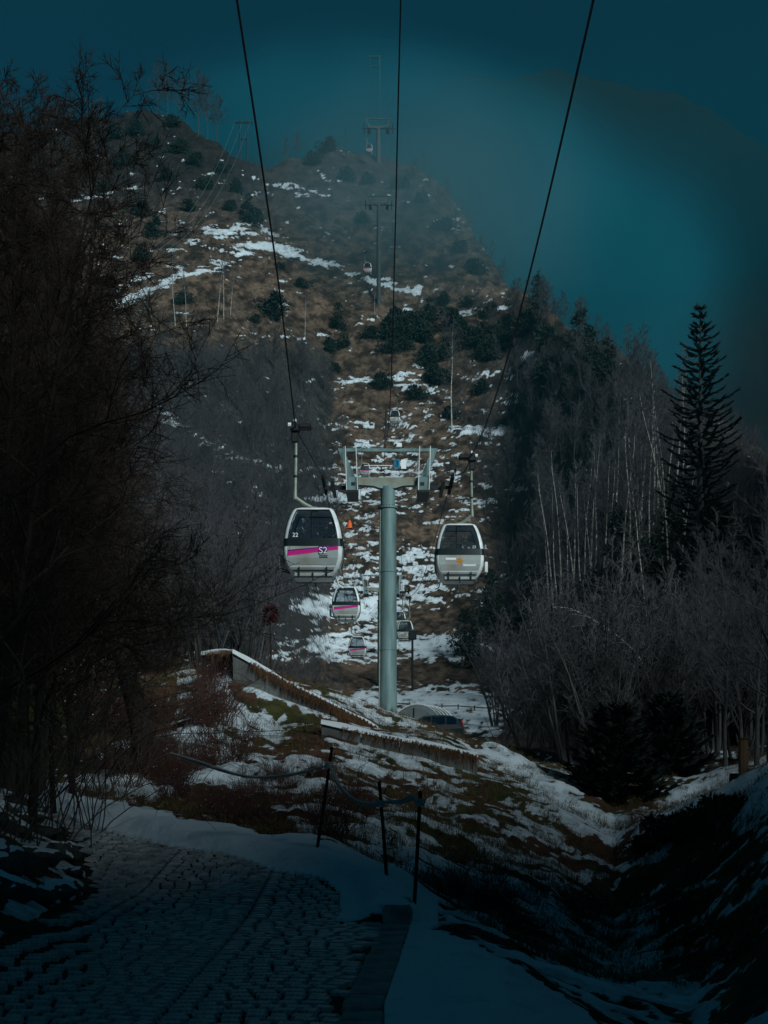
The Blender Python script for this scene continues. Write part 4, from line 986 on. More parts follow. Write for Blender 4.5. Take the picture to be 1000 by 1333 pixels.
# ------------------------------------------------------------------ vegetation generators
def tubes_np(polys, sides=3):
    """polys: list of (pts[n,3], rad[n]) -> V, quads"""
    Vs = []; Fs = []; base = 0
    ang = np.arange(sides) * 2 * np.pi / sides; ca = np.cos(ang); sa = np.sin(ang)
    for pts, rad in polys:
        n = len(pts); t = np.empty_like(pts); t[1:-1] = pts[2:] - pts[:-2]; t[0] = pts[1] - pts[0]; t[-1] = pts[-1] - pts[-2]
        ref = np.array([.31, .95, .05]) if abs(t[0, 2]) > abs(t[0, 1]) else np.array([.1, .05, .99])
        a_ = np.cross(t, ref); a_ /= np.linalg.norm(a_, axis=1)[:, None] + 1e-9
        b_ = np.cross(t, a_); b_ /= np.linalg.norm(b_, axis=1)[:, None] + 1e-9
        ringv = pts[:, None, :] + rad[:, None, None] * (a_[:, None, :] * ca[None, :, None] + b_[:, None, :] * sa[None, :, None])
        Vs.append(ringv.reshape(-1, 3))
        i = np.arange(n - 1)[:, None] * sides + base; j = np.arange(sides)[None, :]; jn = (j + 1) % sides
        Fs.append(np.stack([i + j, i + jn, i + sides + jn, i + sides + j], -1).reshape(-1, 4)); base += n * sides
    return np.concatenate(Vs), np.concatenate(Fs)
def wander(r_, p, dirv, length, n, curl, grav):
    pts = [p]; dv = dirv / np.linalg.norm(dirv)
    for i in range(n):
        dv = dv + r_.normal(0, curl, 3) + np.array([0, 0, grav]); dv /= np.linalg.norm(dv); pts.append(pts[-1] + dv * length / n)
    return np.array(pts)
def bare_tree(seed, H=11, r0=.13, nb=24, n2=7, n3=5, start=.25, spread=.75, reach=.34, lift=.10, curl=.10, twig=.011, lean=(0, 0), n4=0, stems=1):
    r_ = np.random.RandomState(seed); trunk = []; crown = []
    for st in range(stems):
        ph0 = r_.rand() * 6.28
        sp = (0.0 if stems == 1 else .28)
        dv = np.array([math.cos(ph0) * sp + lean[0], math.sin(ph0) * sp + lean[1], 1.0]); Hs = H * (1 if stems == 1 else r_.uniform(.7, 1.0))
        base = np.array([0, 0, -.25]) if stems == 1 else np.array([math.cos(ph0) * .25, math.sin(ph0) * .25, -.25])
        tp = wander(r_, base, dv, Hs, 9, .035 + .02 * (stems > 1), .02); tr = np.linspace(1, .10, 10) ** 1.1 * r0
        tr[0] *= 1.25; trunk.append((tp, tr))
        for b_ in range(nb):
            f = start + (1 - start) * (b_ + r_.rand()) / nb; q = f * 9; i = min(int(q), 8); u = q - i
            p = tp[i] * (1 - u) + tp[i + 1] * u; rad = (tr[i] * (1 - u) + tr[i + 1] * u)
            ph = b_ * 2.4 + r_.uniform(-.5, .5); ln = Hs * reach * (1.15 - f * .85) * r_.uniform(.7, 1.2) + .25
            up_ = r_.uniform(.35, .9) + .5 * f
            bp = wander(r_, p, np.array([math.cos(ph) * spread, math.sin(ph) * spread, up_]), ln, 5, curl, lift); br = np.linspace(1, .22, 6) * min(rad * .62, .055)
            br = np.maximum(br, twig); crown.append((bp, br))
            for c_ in range(n2):
                g_ = .2 + .8 * (c_ + r_.rand()) / n2; k = min(int(g_ * 5), 4); u2 = g_ * 5 - k; p2 = bp[k] * (1 - u2) + bp[k + 1] * u2
                dvec = (bp[k + 1] - bp[k]); dvec /= np.linalg.norm(dvec); d2 = dvec + r_.normal(0, .55, 3); l2 = ln * r_.uniform(.25, .5) * (1.2 - .6 * g_)
                cp = wander(r_, p2, d2, l2, 3, curl * 1.2, lift * .8); cr = np.linspace(1, .6, 4) * max(br[k] * .5, twig); crown.append((cp, cr))
                for e_ in range(n3):
                    k3 = r_.randint(0, 3); u3 = r_.rand(); p3 = cp[k3] * (1 - u3) + cp[k3 + 1] * u3; d3 = (cp[k3 + 1] - cp[k3]); d3 = d3 / np.linalg.norm(d3) + r_.normal(0, .6, 3)
                    ep = wander(r_, p3, d3, l2 * r_.uniform(.35, .75), 2, curl, lift * .6); crown.append((ep, np.array([twig, twig * .8, twig * .55])))
                    for h_ in range(n4):
                        d4 = ep[2] - ep[1]; d4 = d4 / (np.linalg.norm(d4) + 1e-9) + r_.normal(0, .7, 3)
                        crown.append((wander(r_, ep[1], d4, l2 * r_.uniform(.2, .45), 2, curl, 0), np.array([twig * .8, twig * .65, twig * .45])))
    tv, tf = tubes_np(trunk, 7); cv, cf = tubes_np(crown, 3)
    return mesh_np('trunk', tv, tf, True), mesh_np('crown', cv, cf)
def make_tree(meshes, tm, cm, name='bare_tree'):
    root = empty(name); me1, me2 = meshes
    link('trunk', me1, tm, root); link('crown', me2, cm, root); return root
def dup(proto, x, y, z, s_, rz, label, cat, group, sz=None, tilt_=(0, 0)):
    o = copy_tree(proto); o.location = (x, y, z); o.scale = (s_, s_, s_ * (sz or 1)); o.rotation_euler = (tilt_[0], tilt_[1], rz); tag(o, label, cat, group); return o
protos = []
wood = [make_tree(bare_tree(100 + i, H=11 + i % 3, nb=26, n2=8, n3=6, start=.16 + .06 * (i % 3), spread=.95, reach=.34, lift=.07, curl=.13, twig=.017), M['bark'], M['twig']) for i in range(5)]
wood_n = [make_tree(bare_tree(150 + i, H=11 + i, nb=24, n2=8, n3=6, start=.2, spread=.9, reach=.34, lift=.07, curl=.13, twig=.009), M['bark'], M['twig']) for i in range(3)]
hazel = [make_tree(bare_tree(200 + i, H=6.5, r0=.06, nb=11, n2=6, n3=4, start=.2, spread=.6, reach=.30, stems=5, twig=.013), M['bark'], M['twig'], 'bare_shrub') for i in range(3)]
birch = [make_tree(bare_tree(300 + i, H=14, r0=.11, nb=18, n2=5, n3=4, start=.5, spread=.5, reach=.20, twig=.018), M['birch'], M['twig'], 'birch_tree') for i in range(3)]
protos += wood + wood_n + hazel + birch
gzv = lambda px, d: gz((px - 500) / F * d, d)
rs = random.Random(77)
def scatter(n, pxr, pyr, dr, keep, minsep=0):
    """random ground spots whose photo position is inside a window"""
    outp = []; tries = 0
    while len(outp) < n and tries < 40000:
        tries += 1
        px = rs.uniform(*pxr); d_ = rs.uniform(*dr); x = (px - 500) / F * d_; z = gz(x, d_); py = HY - (z - EYE) / d_ * F
        if not (pyr[0] < py < pyr[1]): continue
        if not keep(px, py, d_): continue
        outp.append((px, py, d_, x, z))
    return outp
def scatter_img(n, pxr, pyr, d0, d1, keep):
    outp = []; tries = 0
    while len(outp) < n and tries < 4000:
        tries += 1; px = rs.uniform(*pxr); py = rs.uniform(*pyr)
        if not keep(px, py): continue
        x, y, z = on_ground(px, py, d0, d1); outp.append((px, py, y, x, z))
    return outp
for (px, py, d_, x, z) in scatter_img(108, (95, 445), (478, 862), 50, 300, lambda px, py: px < 445 - max(0, py - 740) * 1.1 and (px > 150 or rs.random() < .4)):
    o = dup(rs.choice(wood if d_ > 110 else wood_n), x, d_, z, rs.uniform(.55, .9), rs.uniform(0, 6.2), 'bare grey deciduous tree in the wood on the left slope', 'tree', 'bare wood on the left slope', tilt_=(rs.uniform(-.06, .06), rs.uniform(-.06, .06)))
# wood on the right slope
for (px, py, d_, x, z) in scatter_img(112, (600, 1010), (475, 950), 58, 320, lambda px, py: px > 600 + max(0, py - 560) * .24 and py > 440 + (px - 600) * .18 and not (670 < px < 900 and 690 < py < 880 and rs.random() < .75)):
    o = dup(rs.choice(wood if d_ > 110 else wood_n), x, d_, z, rs.uniform(.6, .95) * (1 if px < 840 else .62), rs.uniform(0, 6.2), 'bare grey deciduous tree in the wood on the right slope', 'tree', 'bare wood on the right slope', tilt_=(rs.uniform(-.06, .06), rs.uniform(-.06, .06)))
# hazel scrub in front of both woods
for (px, py, d_, x, z) in scatter(48, (625, 1010), (915, 1005), (52, 100), lambda px, py, d_: px > 640 + max(0, py - 940) * 1.0):
    dup(rs.choice(hazel), x, d_, z, rs.uniform(.9, 1.5), rs.uniform(0, 6.2), 'bare many-stemmed shrub at the foot of the right wood', 'shrub', 'scrub at the foot of the right wood')
for (px, py, d_, x, z) in scatter(34, (190, 345), (835, 882), (44, 92), lambda px, py, d_: True):
    dup(rs.choice(hazel), x, d_, z, rs.uniform(.6, 1.05), rs.uniform(0, 6.2), 'bare many-stemmed shrub above the upper retaining wall', 'shrub', 'scrub above the retaining wall')
# birches: stand on the right, a few lone ones
for (px, py, d_, x, z) in scatter(34, (655, 905), (660, 850), (128, 190), lambda px, py, d_: True):
    dup(rs.choice(birch), x, d_, z, rs.uniform(1.15, 1.65), rs.uniform(0, 6.2), 'slim pale birch in the stand within the right wood', 'tree', 'birch stand in the right wood', tilt_=(rs.uniform(-.06, .06), rs.uniform(-.10, .06)))
for (px, py, hpx) in ((228, 425, 95), (243, 428, 75), (283, 418, 85), (291, 415, 95), (397, 440, 60), (488, 410, 40), (300, 410, 60)):
    x, y, z = on_ground(px, py); s_ = hpx / F * y / 14
    dup(rs.choice(birch), x, y, z, s_, rs.uniform(0, 6.2), 'lone pale birch on the brown hillside below the snowy trail', 'tree', 'lone birches on the hillside', tilt_=(0, rs.uniform(-.05, .05)))
x, y, z = on_ground(588, 560); dup(birch[1], x, y, z, 145 / F * y / 14, 1.0, 'tall pale birch with open crown right of the small upper gondola', 'tree', None)
x, y = pd(862, 78); dup(birch[0], x, y, gz(x, y), .95, .4, 'leaning pale birch rising from the right scrub', 'tree', None, tilt_=(0, R(-9)))
# hillside scrub trees left over the middle, hilltop trees
for (px, py, d_, x, z) in scatter(34, (560, 770), (380, 620), (225, 330), lambda px, py, d_: px > 575):
    dup(rs.choice(wood), x, d_, z, rs.uniform(.45, .8), rs.uniform(0, 6.2), 'bare tree among the conifers on the right shoulder of the hill', 'tree', 'bare trees on the right shoulder')
for (px, py, s_) in ((205, 152, 1.15), (218, 152, 1.0), (235, 160, .85), (258, 172, 1.25), (270, 178, 1.2), (282, 186, .9), (130, 155, .9), (120, 158, .7), (385, 212, .6), (372, 216, .6)):
    ds = 402; x = (px - 500) / F * ds; dup(rs.choice(wood), x, ds, gz(x, ds), s_ * 1.15, rs.uniform(0, 6.2), 'hazy bare tree on the left ridge line', 'tree', 'bare trees on the left ridge')
for (px, s_, ds) in ((705, 1.1, 305), (712, .9, 304), (735, .8, 298), (760, 1.1, 286), (775, 1.0, 283), (790, .8, 276), (815, 1.1, 262), (832, 1.0, 258), (845, .8, 254), (860, .9, 248), (690, .7, 318), (675, .6, 330), (640, .5, 362), (655, .55, 350), (628, .45, 372)):
    x = (px - 500) / F * ds; dup(rs.choice(wood), x, ds, gz(x, ds), s_ * (.9 if px < 740 else .6), rs.uniform(0, 6.2), 'bare tree on the right ridge line against the sky', 'tree', 'bare trees on the right ridge')
# misty wooded right flank of the summit
for (px, py, d_, x, z) in scatter(30, (505, 660), (225, 380), (335, 402), lambda px, py, d_: px > 520):
    dup(rs.choice(wood), x, d_, z, rs.uniform(.35, .6), rs.uniform(0, 6.2), 'small misty bare tree on the flank of the summit', 'tree', 'misty trees on the summit flank')

# ---- evergreen scrub
def conifer_bush(seed, H, W, n=1500, leaf=.22, cone=.6):
    r_ = np.random.RandomState(seed)
    lumps = []
    for i in range(16):
        h = r_.rand() ** 1.2; rad = W * (1 - h * cone) * r_.uniform(.25, 1.0); an = r_.rand() * 6.28
        lumps.append((np.array([math.cos(an) * rad * .7, math.sin(an) * rad * .7, H * (.12 + .8 * h)]), W * r_.uniform(.28, .5) * (1 - .45 * h)))
    Vs = []; 
    for i in range(n):
        c_, rad = lumps[r_.randint(16)]; v = r_.normal(0, 1, 3); v /= np.linalg.norm(v); p = c_ + v * rad * np.array([1, 1, .75]) * r_.uniform(.55, 1.08)
        p[2] = max(p[2], .05)
        a_ = v + r_.normal(0, .5, 3); a_ /= np.linalg.norm(a_); b_ = np.cross(a_, r_.normal(0, 1, 3)); b_ /= np.linalg.norm(b_); l = leaf * r_.uniform(.6, 1.5)
        Vs += [p - b_ * l * .28, p + b_ * l * .28, p + a_ * l]
    V = np.array(Vs); return mesh_np('foliage', V, np.arange(len(V)).reshape(-1, 3)), lumps
def stem_mesh(lumps, H):
    polys = [(np.array([[0, 0, -.4], [0, 0, H * .4], [.05, 0, H * .8]]), np.array([.12, .09, .03]))]
    for c_, rad in lumps: polys.append((np.array([[0, 0, max(.1, c_[2] * .4)], c_ * .6 + np.array([0, 0, .1 * H]), c_]), np.array([.05, .035, .015])))
    tv, tf = tubes_np(polys, 4); return mesh_np('stem', tv, tf)
ev = []
for i in range(4):
    H_, W_ = ((2.6, 2.3), (4.2, 2.0), (6.0, 2.2), (2.0, 2.8))[i]
    m_, lp = conifer_bush(400 + i, H_, W_, 1700, .30, (.5, .6, .75, .4)[i]); root = empty('evergreen_shrub'); link('foliage', m_, M['needle'], root); link('stem', stem_mesh(lp, H_), M['bark'], root); ev.append(root)
protos += ev
EVG = 'dark evergreen shrubs on the hillside'
for (px, py, k, s_) in ((352, 415, 0, 2.3), (325, 292, 1, 1.9), (332, 290, 0, 1.4), (200, 310, 1, 1.6), (440, 430, 2, 1.2), (430, 460, 1, 1.2), (448, 455, 2, 1.0), (435, 485, 0, .9), (520, 425, 0, 1.9), (545, 430, 0, 2.0), (560, 420, 1, 1.5), (505, 460, 3, 1.5),
                        (530, 455, 3, 1.3), (500, 505, 3, 1.5), (555, 480, 0, 1.7), (570, 500, 0, 1.8), (580, 470, 1, 1.4), (600, 440, 0, 1.6), (630, 445, 2, 1.3), (640, 470, 1, 1.5), (625, 470, 0, 1.5), (710, 455, 0, 2.0), (718, 498, 0, 2.3), (690, 430, 3, 1.8), (660, 425, 3, 1.5), (610, 400, 3, 1.3),
                        (575, 400, 0, 1.4), (425, 200, 0, 1.9), (410, 215, 0, 1.6), (700, 410, 2, 1.6), (755, 470, 2, 1.9), (770, 480, 2, 1.5), (790, 490, 1, 1.8), (740, 520, 1, 1.6), (395, 375, 3, 1.1), (365, 350, 3, .8), (330, 420, 3, .8), (625, 515, 0, 1.4), (240, 395, 3, 1.2), (185, 340, 0, 1.3), (305, 250, 0, 1.4), (120, 165, 0, 1.2), (590, 545, 3, 1.2), (515, 440, 3, 2.2), (550, 445, 0, 2.2), (585, 430, 0, 2.1), (615, 455, 0, 2.0), (650, 450, 3, 2.0), (565, 470, 3, 1.8), (545, 520, 3, 1.4), (635, 415, 0, 1.6), (480, 440, 3, 1.2), (150, 180, 0, 1.5), (175, 175, 3, 1.6), (200, 195, 0, 1.4), (230, 200, 3, 1.7), (255, 215, 0, 1.5), (160, 215, 3, 1.6), (215, 235, 0, 1.3), (265, 245, 3, 1.4), (140, 250, 0, 1.5), (180, 280, 3, 1.6), (245, 275, 0, 1.2), (290, 225, 3, 1.3), (225, 165, 3, 1.4), (300, 275, 0, 1.2), (450, 235, 3, 1.5), (480, 240, 0, 1.3), (520, 245, 3, 1.6), (550, 265, 0, 1.4), (575, 300, 3, 1.6), (600, 330, 0, 1.5), (620, 355, 3, 1.6), (470, 290, 3, 1.2)):
    x, y, z = on_ground(px, py); dup(ev[k], x, y, z - .1, s_ * .95, rs.uniform(0, 6.2), 'dark evergreen shrub dotted over the brown hillside', 'shrub', EVG)
for (px, d_, s_) in ((815, 150, 2.2), (760, 120, 1.8), (640, 215, 1.5), (690, 200, 1.6), (845, 110, 2.0), (640, 205, 1.3), (605, 200, 1.2), (930, 120, 2.2), (620, 190, 1.2), (880, 150, 2.0)):
    x, y = pd(px, d_); dup(ev[2], x, y, gz(x, y) - .1, s_, rs.uniform(0, 6.2), 'tall dark evergreen standing inside the right wood', 'tree', 'evergreens inside the right wood')

# ---- spruces
def spruce(seed, H, W, whorls, per, needles, droop, start=.08, sleeve=.5, nl=.5, slope=None):
    r_ = np.random.RandomState(seed); br = []; nv = []
    for w_ in range(whorls):
        f = start + (1 - start) * (w_ + r_.uniform(-.2, .2)) / whorls; z = H * f; L_ = (W * (1 - f) ** .8 if slope is None else min(W, slope * H * (1 - f))) * r_.uniform(.8, 1.08) + .25
        for k in range(per):
            an = w_ * .9 + k * 6.283 / per + r_.uniform(-.25, .25); l = L_ * r_.uniform(.65, 1.1)
            ts = np.linspace(0, 1, 6); rad = ts * l; z = min(z, H * .985); zz = z + l * (-droop * np.sin(ts * 2.0) * .55 + .30 * ts ** 2.2 + .12 * f * ts)
            pts = np.stack([np.cos(an) * rad, np.sin(an) * rad, zz], 1); br.append((pts, np.linspace(.05, .012, 6)))
            m_ = int(needles * l / W) + 5
            for q in range(m_):
                t = r_.uniform(.12, 1.0); i = min(int(t * 5), 4); u = t * 5 - i; p = pts[i] * (1 - u) + pts[i + 1] * u; dv = pts[i + 1] - pts[i]; dv /= np.linalg.norm(dv)
                s_ = np.array([-math.sin(an), math.cos(an), 0]) * r_.choice([-1, 1]); a_ = dv * .8 + s_ * r_.uniform(.2, sleeve) + np.array([0, 0, r_.uniform(-.35, .25)]); a_ /= np.linalg.norm(a_)
                b_ = np.cross(a_, r_.normal(0, 1, 3)); b_ /= np.linalg.norm(b_); ll = nl * r_.uniform(.5, 1.15); wd = ll * .17
                nv += [p - b_ * wd, p + b_ * wd, p + a_ * ll]
    br_v, br_f = tubes_np(br, 3); tv, tf = tubes_np([(np.array([[0, 0, -.5], [0, 0, H * .5], [0, 0, H]]), np.array([H * .014, H * .009, .03]))], 8)
    V = np.array(nv); return mesh_np('trunk', tv, tf, True), mesh_np('branches', br_v, br_f), mesh_np('needles', V, np.arange(len(V)).reshape(-1, 3))
def spruce_obj(args, label, x, y, s_=1.0, nm=None):
    a_, b_, c_ = spruce(*args); o = empty('spruce_tree', (x, y, gz(x, y))); o.scale = (s_,) * 3; tag(o, label, 'tree')
    link('trunk', a_, M['bark'], o); tag(link('branches', b_, M['bark'], o), kind='stuff'); link('needles', c_, nm or M['needle_dark'], o); return o
x, y = pd(912, 112); top = P(912, 393, 112)[2]; Hs = top - gz(x, y)
spruce_obj((501, Hs, 3.1, 42, 6, 100, .24, .10, .6, .46, .31), 'tall open dark conifer with upswept branches on the right skyline', x, y)
x, y = pd(800, 40); spruce_obj((502, 2.9, 1.6, 17, 7, 150, .45, .04, 1.0, .34), 'dark dense young spruce in the gully on the right', x, y)
x, y = pd(870, 52); spruce_obj((503, 3.2, 2.0, 17, 7, 150, .45, .04, 1.0, .42), 'dark spruce behind the right snow bank', x, y)
x, y = pd(955, 62); spruce_obj((504, 5.5, 2.4, 22, 7, 150, .45, .06, 1.0, .5), 'large dark spruce among the trunks at the right edge', x, y)
# prostrate evergreen on the right bank
m_, lp = conifer_bush(420, .55, 1.2, 3000, .11, .3)
for (px, d_, s_) in ((880, 27.5, .8), (915, 26.6, .85), (848, 28.2, .6), (950, 25.6, .7)):
    x, y = pd(px, d_); o = empty('creeping_juniper', (x, y, gz(x, y) - .02)); o.scale = (s_,) * 3; o.rotation_euler = (0, 0, rs.uniform(0, 6)); link('foliage', m_, M['needle'], o); tag(o, 'low spreading evergreen on the right snow bank', 'shrub', 'creeping evergreens on the right bank')
# tall dark trunks at the right edge
for (px, d_, s_) in ((985, 45, 1.0), (965, 52, 1.1), (935, 58, 1.0), (1002, 40, 1.0), (945, 47, .9), (915, 60, 1.0), (890, 56, .9), (860, 62, .9), (978, 60, 1.1), (835, 58, .8), (1012, 50, 1.1)):
    x, y = pd(px, d_); dup(rs.choice(wood_n), x, y, gz(x, y), s_ * .68, rs.uniform(0, 6.2), 'dark bare tree in the shade behind the right snow bank', 'tree', 'shaded trees behind the right bank')

# ---- near thicket on the left
near = [make_tree(bare_tree(600 + i, H=8.5, r0=.06, nb=24, n2=9, n3=7, start=.14, spread=.9, reach=.30, lift=-.02, curl=.22, twig=.0045, n4=3, lean=((.10, -.02), (.02, .05), (-.05, 0))[i]), M['bark_near'], M['twig_brown'], 'thicket_tree') for i in range(3)]
protos += near
for i, (px, d_, s_, k, ty) in enumerate(((-30, 15.0, 1.05, 0, .06), (40, 19.5, 1.15, 1, .02), (-70, 19, 1.3, 2, .1), (95, 24.5, 1.0, 0, .0), (10, 26, 1.35, 1, .05), (80, 33, 1.2, 0, .02), (-25, 33, 1.6, 2, .08), (50, 28, .9, 2, .05), (-10, 22, .8, 1, .1), (70, 22, .8, 2, .0), (20, 30, 1.5, 0, 0), (110, 38, 1.3, 2, 0), (60, 42, 1.6, 1, 0), (0, 40, 1.8, 0, 0), (-50, 26, 1.5, 1, .05), (140, 40, .7, 0, 0), (-60, 14, .9, 2, 0), (30, 36, 1.6, 2, 0), (115, 34, .7, 0, 0), (-15, 17.5, 1.1, 1, 0), (25, 23, 1.2, 2, 0), (-40, 30, 1.7, 0, 0), (60, 31, 1.3, 1, 0), (100, 30, 1.0, 2, 0), (15, 45, 2.0, 2, 0), (85, 48, 1.6, 0, 0), (-5, 28, 1.6, 2, 0))):
    x, y = pd(px, d_); dup(near[k], x, y, gz(x, y), s_, rs.uniform(0, 6.2), 'tangled brown bare tree in the thicket left of the path', 'tree', 'thicket left of the path', tilt_=(0, ty))
M['cane'] = mat('pale_brown_canes', (0.12, 0.09, 0.07), 0.85, var=0.3, vscale=3)
for i, (px, d_, sd) in enumerate(((20, 16.5, 1), (75, 18.5, 2), (120, 20.5, 3), (-20, 15, 4), (60, 22, 5), (140, 24, 6), (170, 27, 7))):
    r_ = np.random.RandomState(800 + sd); x, y = pd(px, d_); cr = []
    for k in range(11):
        an = r_.rand() * 6.28; b_ = np.array([r_.normal(0, .15), r_.normal(0, .15), -.1]); L_ = r_.uniform(2.6, 5.2)
        cp = wander(r_, b_, np.array([math.cos(an) * .45 + .12, math.sin(an) * .4, 1.0]), L_, 14, .10, -.085); cr.append((cp, np.linspace(.011, .004, 15)))
        for j in range(7): cr.append((wander(r_, cp[r_.randint(4, 15)], r_.normal(0, .8, 3), r_.uniform(.3, 1.0), 4, .15, -.02), np.linspace(.005, .0028, 5)))
    tv, tf = tubes_np(cr, 3); o = empty('arching_shrub', (x, y, gz(x, y))); link('canes', mesh_np('canes', tv, tf), M['cane'], o); tag(o, 'shrub of long pale arching canes in the thicket left of the path', 'shrub', 'arching shrubs in the left thicket')
# dark leaning trunk in the thicket
x, y = pd(196, 29); z = gz(x, y); o = empty('leaning_tree', (x, y, z)); tag(o, 'dark trunk leaning left over the thicket bank', 'tree')
r_ = np.random.RandomState(5)
tp = np.array([[0, 0, -.3], [-.25, 0, 1.2], [-.6, .1, 2.4], [-1.0, .1, 3.4], [-1.5, .2, 4.1], [-2.3, .3, 4.5]]); tv, tf = tubes_np([(tp, np.array([.26, .22, .19, .15, .11, .05]))], 9); link('trunk', mesh_np('trunk', tv, tf, True), M['bark_near'], o)
cr = []
for i in range(26):
    k = r_.randint(2, 6); p = tp[k]; bp = wander(r_, p, r_.normal(0, .7, 3) + np.array([0, 0, .4]), r_.uniform(.8, 2.2), 5, .22, -.02); cr.append((bp, np.linspace(.02, .006, 6)))
    for j in range(5): cr.append((wander(r_, bp[r_.randint(1, 5)], r_.normal(0, 1, 3), r_.uniform(.3, .9), 3, .2, 0), np.linspace(.008, .004, 4)))
tv, tf = tubes_np(cr, 3); link('crown', mesh_np('crown', tv, tf), M['twig_brown'], o)
# arching pale bough in the right scrub
q = spline([P(850, 905, 56), P(835, 860, 56), P(800, 825, 56.4), P(750, 795, 57), P(722, 790, 57)], 6); cr = [(np.array(q), np.linspace(.05, .012, len(q)))]
for i in range(7):
    p = np.array(q[6 + i * 2]); cr.append((wander(r_, p, np.array([-1, 0, r_.uniform(-.5, .7)]), r_.uniform(.6, 1.6), 4, .15, .02), np.linspace(.016, .006, 5)))
tv, tf = tubes_np(cr, 5); base = Vector(P(850, 905, 56)); mm = mesh_np('arching_bough', tv, tf, True); o = link('arching_bough', mm, M['birch']); tag(o, 'pale bough arching to the left out of the right scrub', 'branch')
q0 = Vector(q[0]); g0 = gz(q0.x, q0.y)
tv, tf = tubes_np([(np.array([[q0.x + .3, q0.y, g0 - .2], [q0.x + .1, q0.y, (q0.z + g0) / 2], list(q0)]), np.array([.07, .06, .05]))], 6); link('stem', mesh_np('stem', tv, tf, True), M['birch'], o)

# ---- small red-leaved tree by the upper wall
x, y = pd(352, 43); z = gz(x, y); o = empty('small_red_tree', (x, y, z)); tag(o, 'slim stem topped by a dark red clump of dead leaves above the wall', 'tree')
MB().tube([(0, 0, -.2), (.02, 0, 1.0), (-.02, 0, 2.0)], [.04, .035, .02], 6).obj('trunk', M['bark_near'], o)
r_ = np.random.RandomState(8); Vs = []
for i in range(420):
    v = r_.normal(0, 1, 3); v /= np.linalg.norm(v); p = np.array([0, 0, 2.05]) + v * np.array([.22, .22, .32]) * r_.uniform(.4, 1.05); a_ = v + r_.normal(0, .5, 3); b_ = np.cross(a_, r_.normal(0, 1, 3)); b_ /= np.linalg.norm(b_)
    Vs += [p - b_ * .03, p + b_ * .03, p + a_ * .08]
V = np.array(Vs); link('crown', mesh_np('crown', V, np.arange(len(V)).reshape(-1, 3)), M['redleaf'], o)

# ---- red-twigged shrubs on the bank below the walls
def red_shrub(seed, H=.8, n=60):
    r_ = np.random.RandomState(seed); polys = []; sn_ = []
    for i in range(n):
        an = r_.rand() * 6.28; rr0 = r_.rand() ** .5 * .28; b_ = np.array([math.cos(an) * rr0, math.sin(an) * rr0, -.05]); dv = np.array([math.cos(an) * .35, math.sin(an) * .35, 1]) + r_.normal(0, .18, 3)
        bp = wander(r_, b_, dv, H * r_.uniform(.55, 1.1), 4, .12, .0); polys.append((bp, np.linspace(.006, .003, 5)))
        for j in range(3): polys.append((wander(r_, bp[r_.randint(1, 5)], dv + r_.normal(0, .8, 3), H * r_.uniform(.15, .4), 2, .15, 0), np.array([.004, .003, .0022])))
        if r_.rand() < .16: sn_.append(bp[r_.randint(2, 5)])
    tv, tf = tubes_np(polys, 3); tw = mesh_np('twigs', tv, tf)
    V = []; Fc = []
    for p in sn_:
        s_ = r_.uniform(.008, .02); b_ = len(V); V += [p + np.array(q) * s_ for q in ((1, 0, 0), (-1, 0, 0), (0, 1, 0), (0, -1, 0), (0, 0, .7), (0, 0, -.4))]
        Fc += [tuple(b_ + k for k in f) for f in ((0, 2, 4), (2, 1, 4), (1, 3, 4), (3, 0, 4), (2, 0, 5), (1, 2, 5), (3, 1, 5), (0, 3, 5))]
    return tw, mesh_np('snow_flecks', V, Fc)
reds = []
for i in range(3):
    root = empty('red_twig_shrub'); a_, b_ = red_shrub(700 + i); link('twigs', a_, M['redtwig'], root); tag(link('snow_flecks', b_, M['snow'], root), kind='stuff'); reds.append(root)
protos += reds
def keep_bank(px, py, d_):
    x, y = pd(px, d_); return (not inside(PATH, np.array([x]), np.array([y]))[0]) and dist_poly(PATH + PATH[:1], np.array([x]), np.array([y]))[0] > 1.1
for (px, py, d_, x, z) in scatter(56, (170, 480), (985, 1105), (18, 32), lambda px, py, d_: keep_bank(px, py, d_) and py > 1000 + max(0, px - 380) * .3):
    dup(rs.choice(reds), x, d_, z, rs.uniform(.4, .85), rs.uniform(0, 6.2), 'red-brown twiggy shrub on the bank beyond the path', 'shrub', 'red shrubs on the bank beyond the path')
for (px, py, d_, x, z) in scatter(16, (560, 760), (1150, 1270), (13.5, 26), lambda px, py, d_: keep_bank(px, py, d_)):
    dup(rs.choice(reds), x, d_, z, rs.uniform(.35, .7), rs.uniform(0, 6.2), 'low dark twiggy shrub in the hollow beside the right snow verge', 'shrub', 'low shrubs in the hollow by the snow verge')
for (px, py, d_, x, z) in scatter(15, (740, 990), (1060, 1320), (17, 36), lambda px, py, d_: True):
    dup(rs.choice(reds), x, d_, z, rs.uniform(.4, .8), rs.uniform(0, 6.2), 'dark bramble clump in the gully on the right', 'shrub', 'brambles in the right gully')
for (px, py, d_, x, z) in scatter(34, (130, 300), (880, 1030), (26, 42), lambda px, py, d_: True):
    dup(rs.choice(reds), x, d_, z, rs.uniform(.8, 1.6), rs.uniform(0, 6.2), 'brown twiggy shrub on the steep bank under the thicket', 'shrub', 'shrubs on the bank under the thicket')

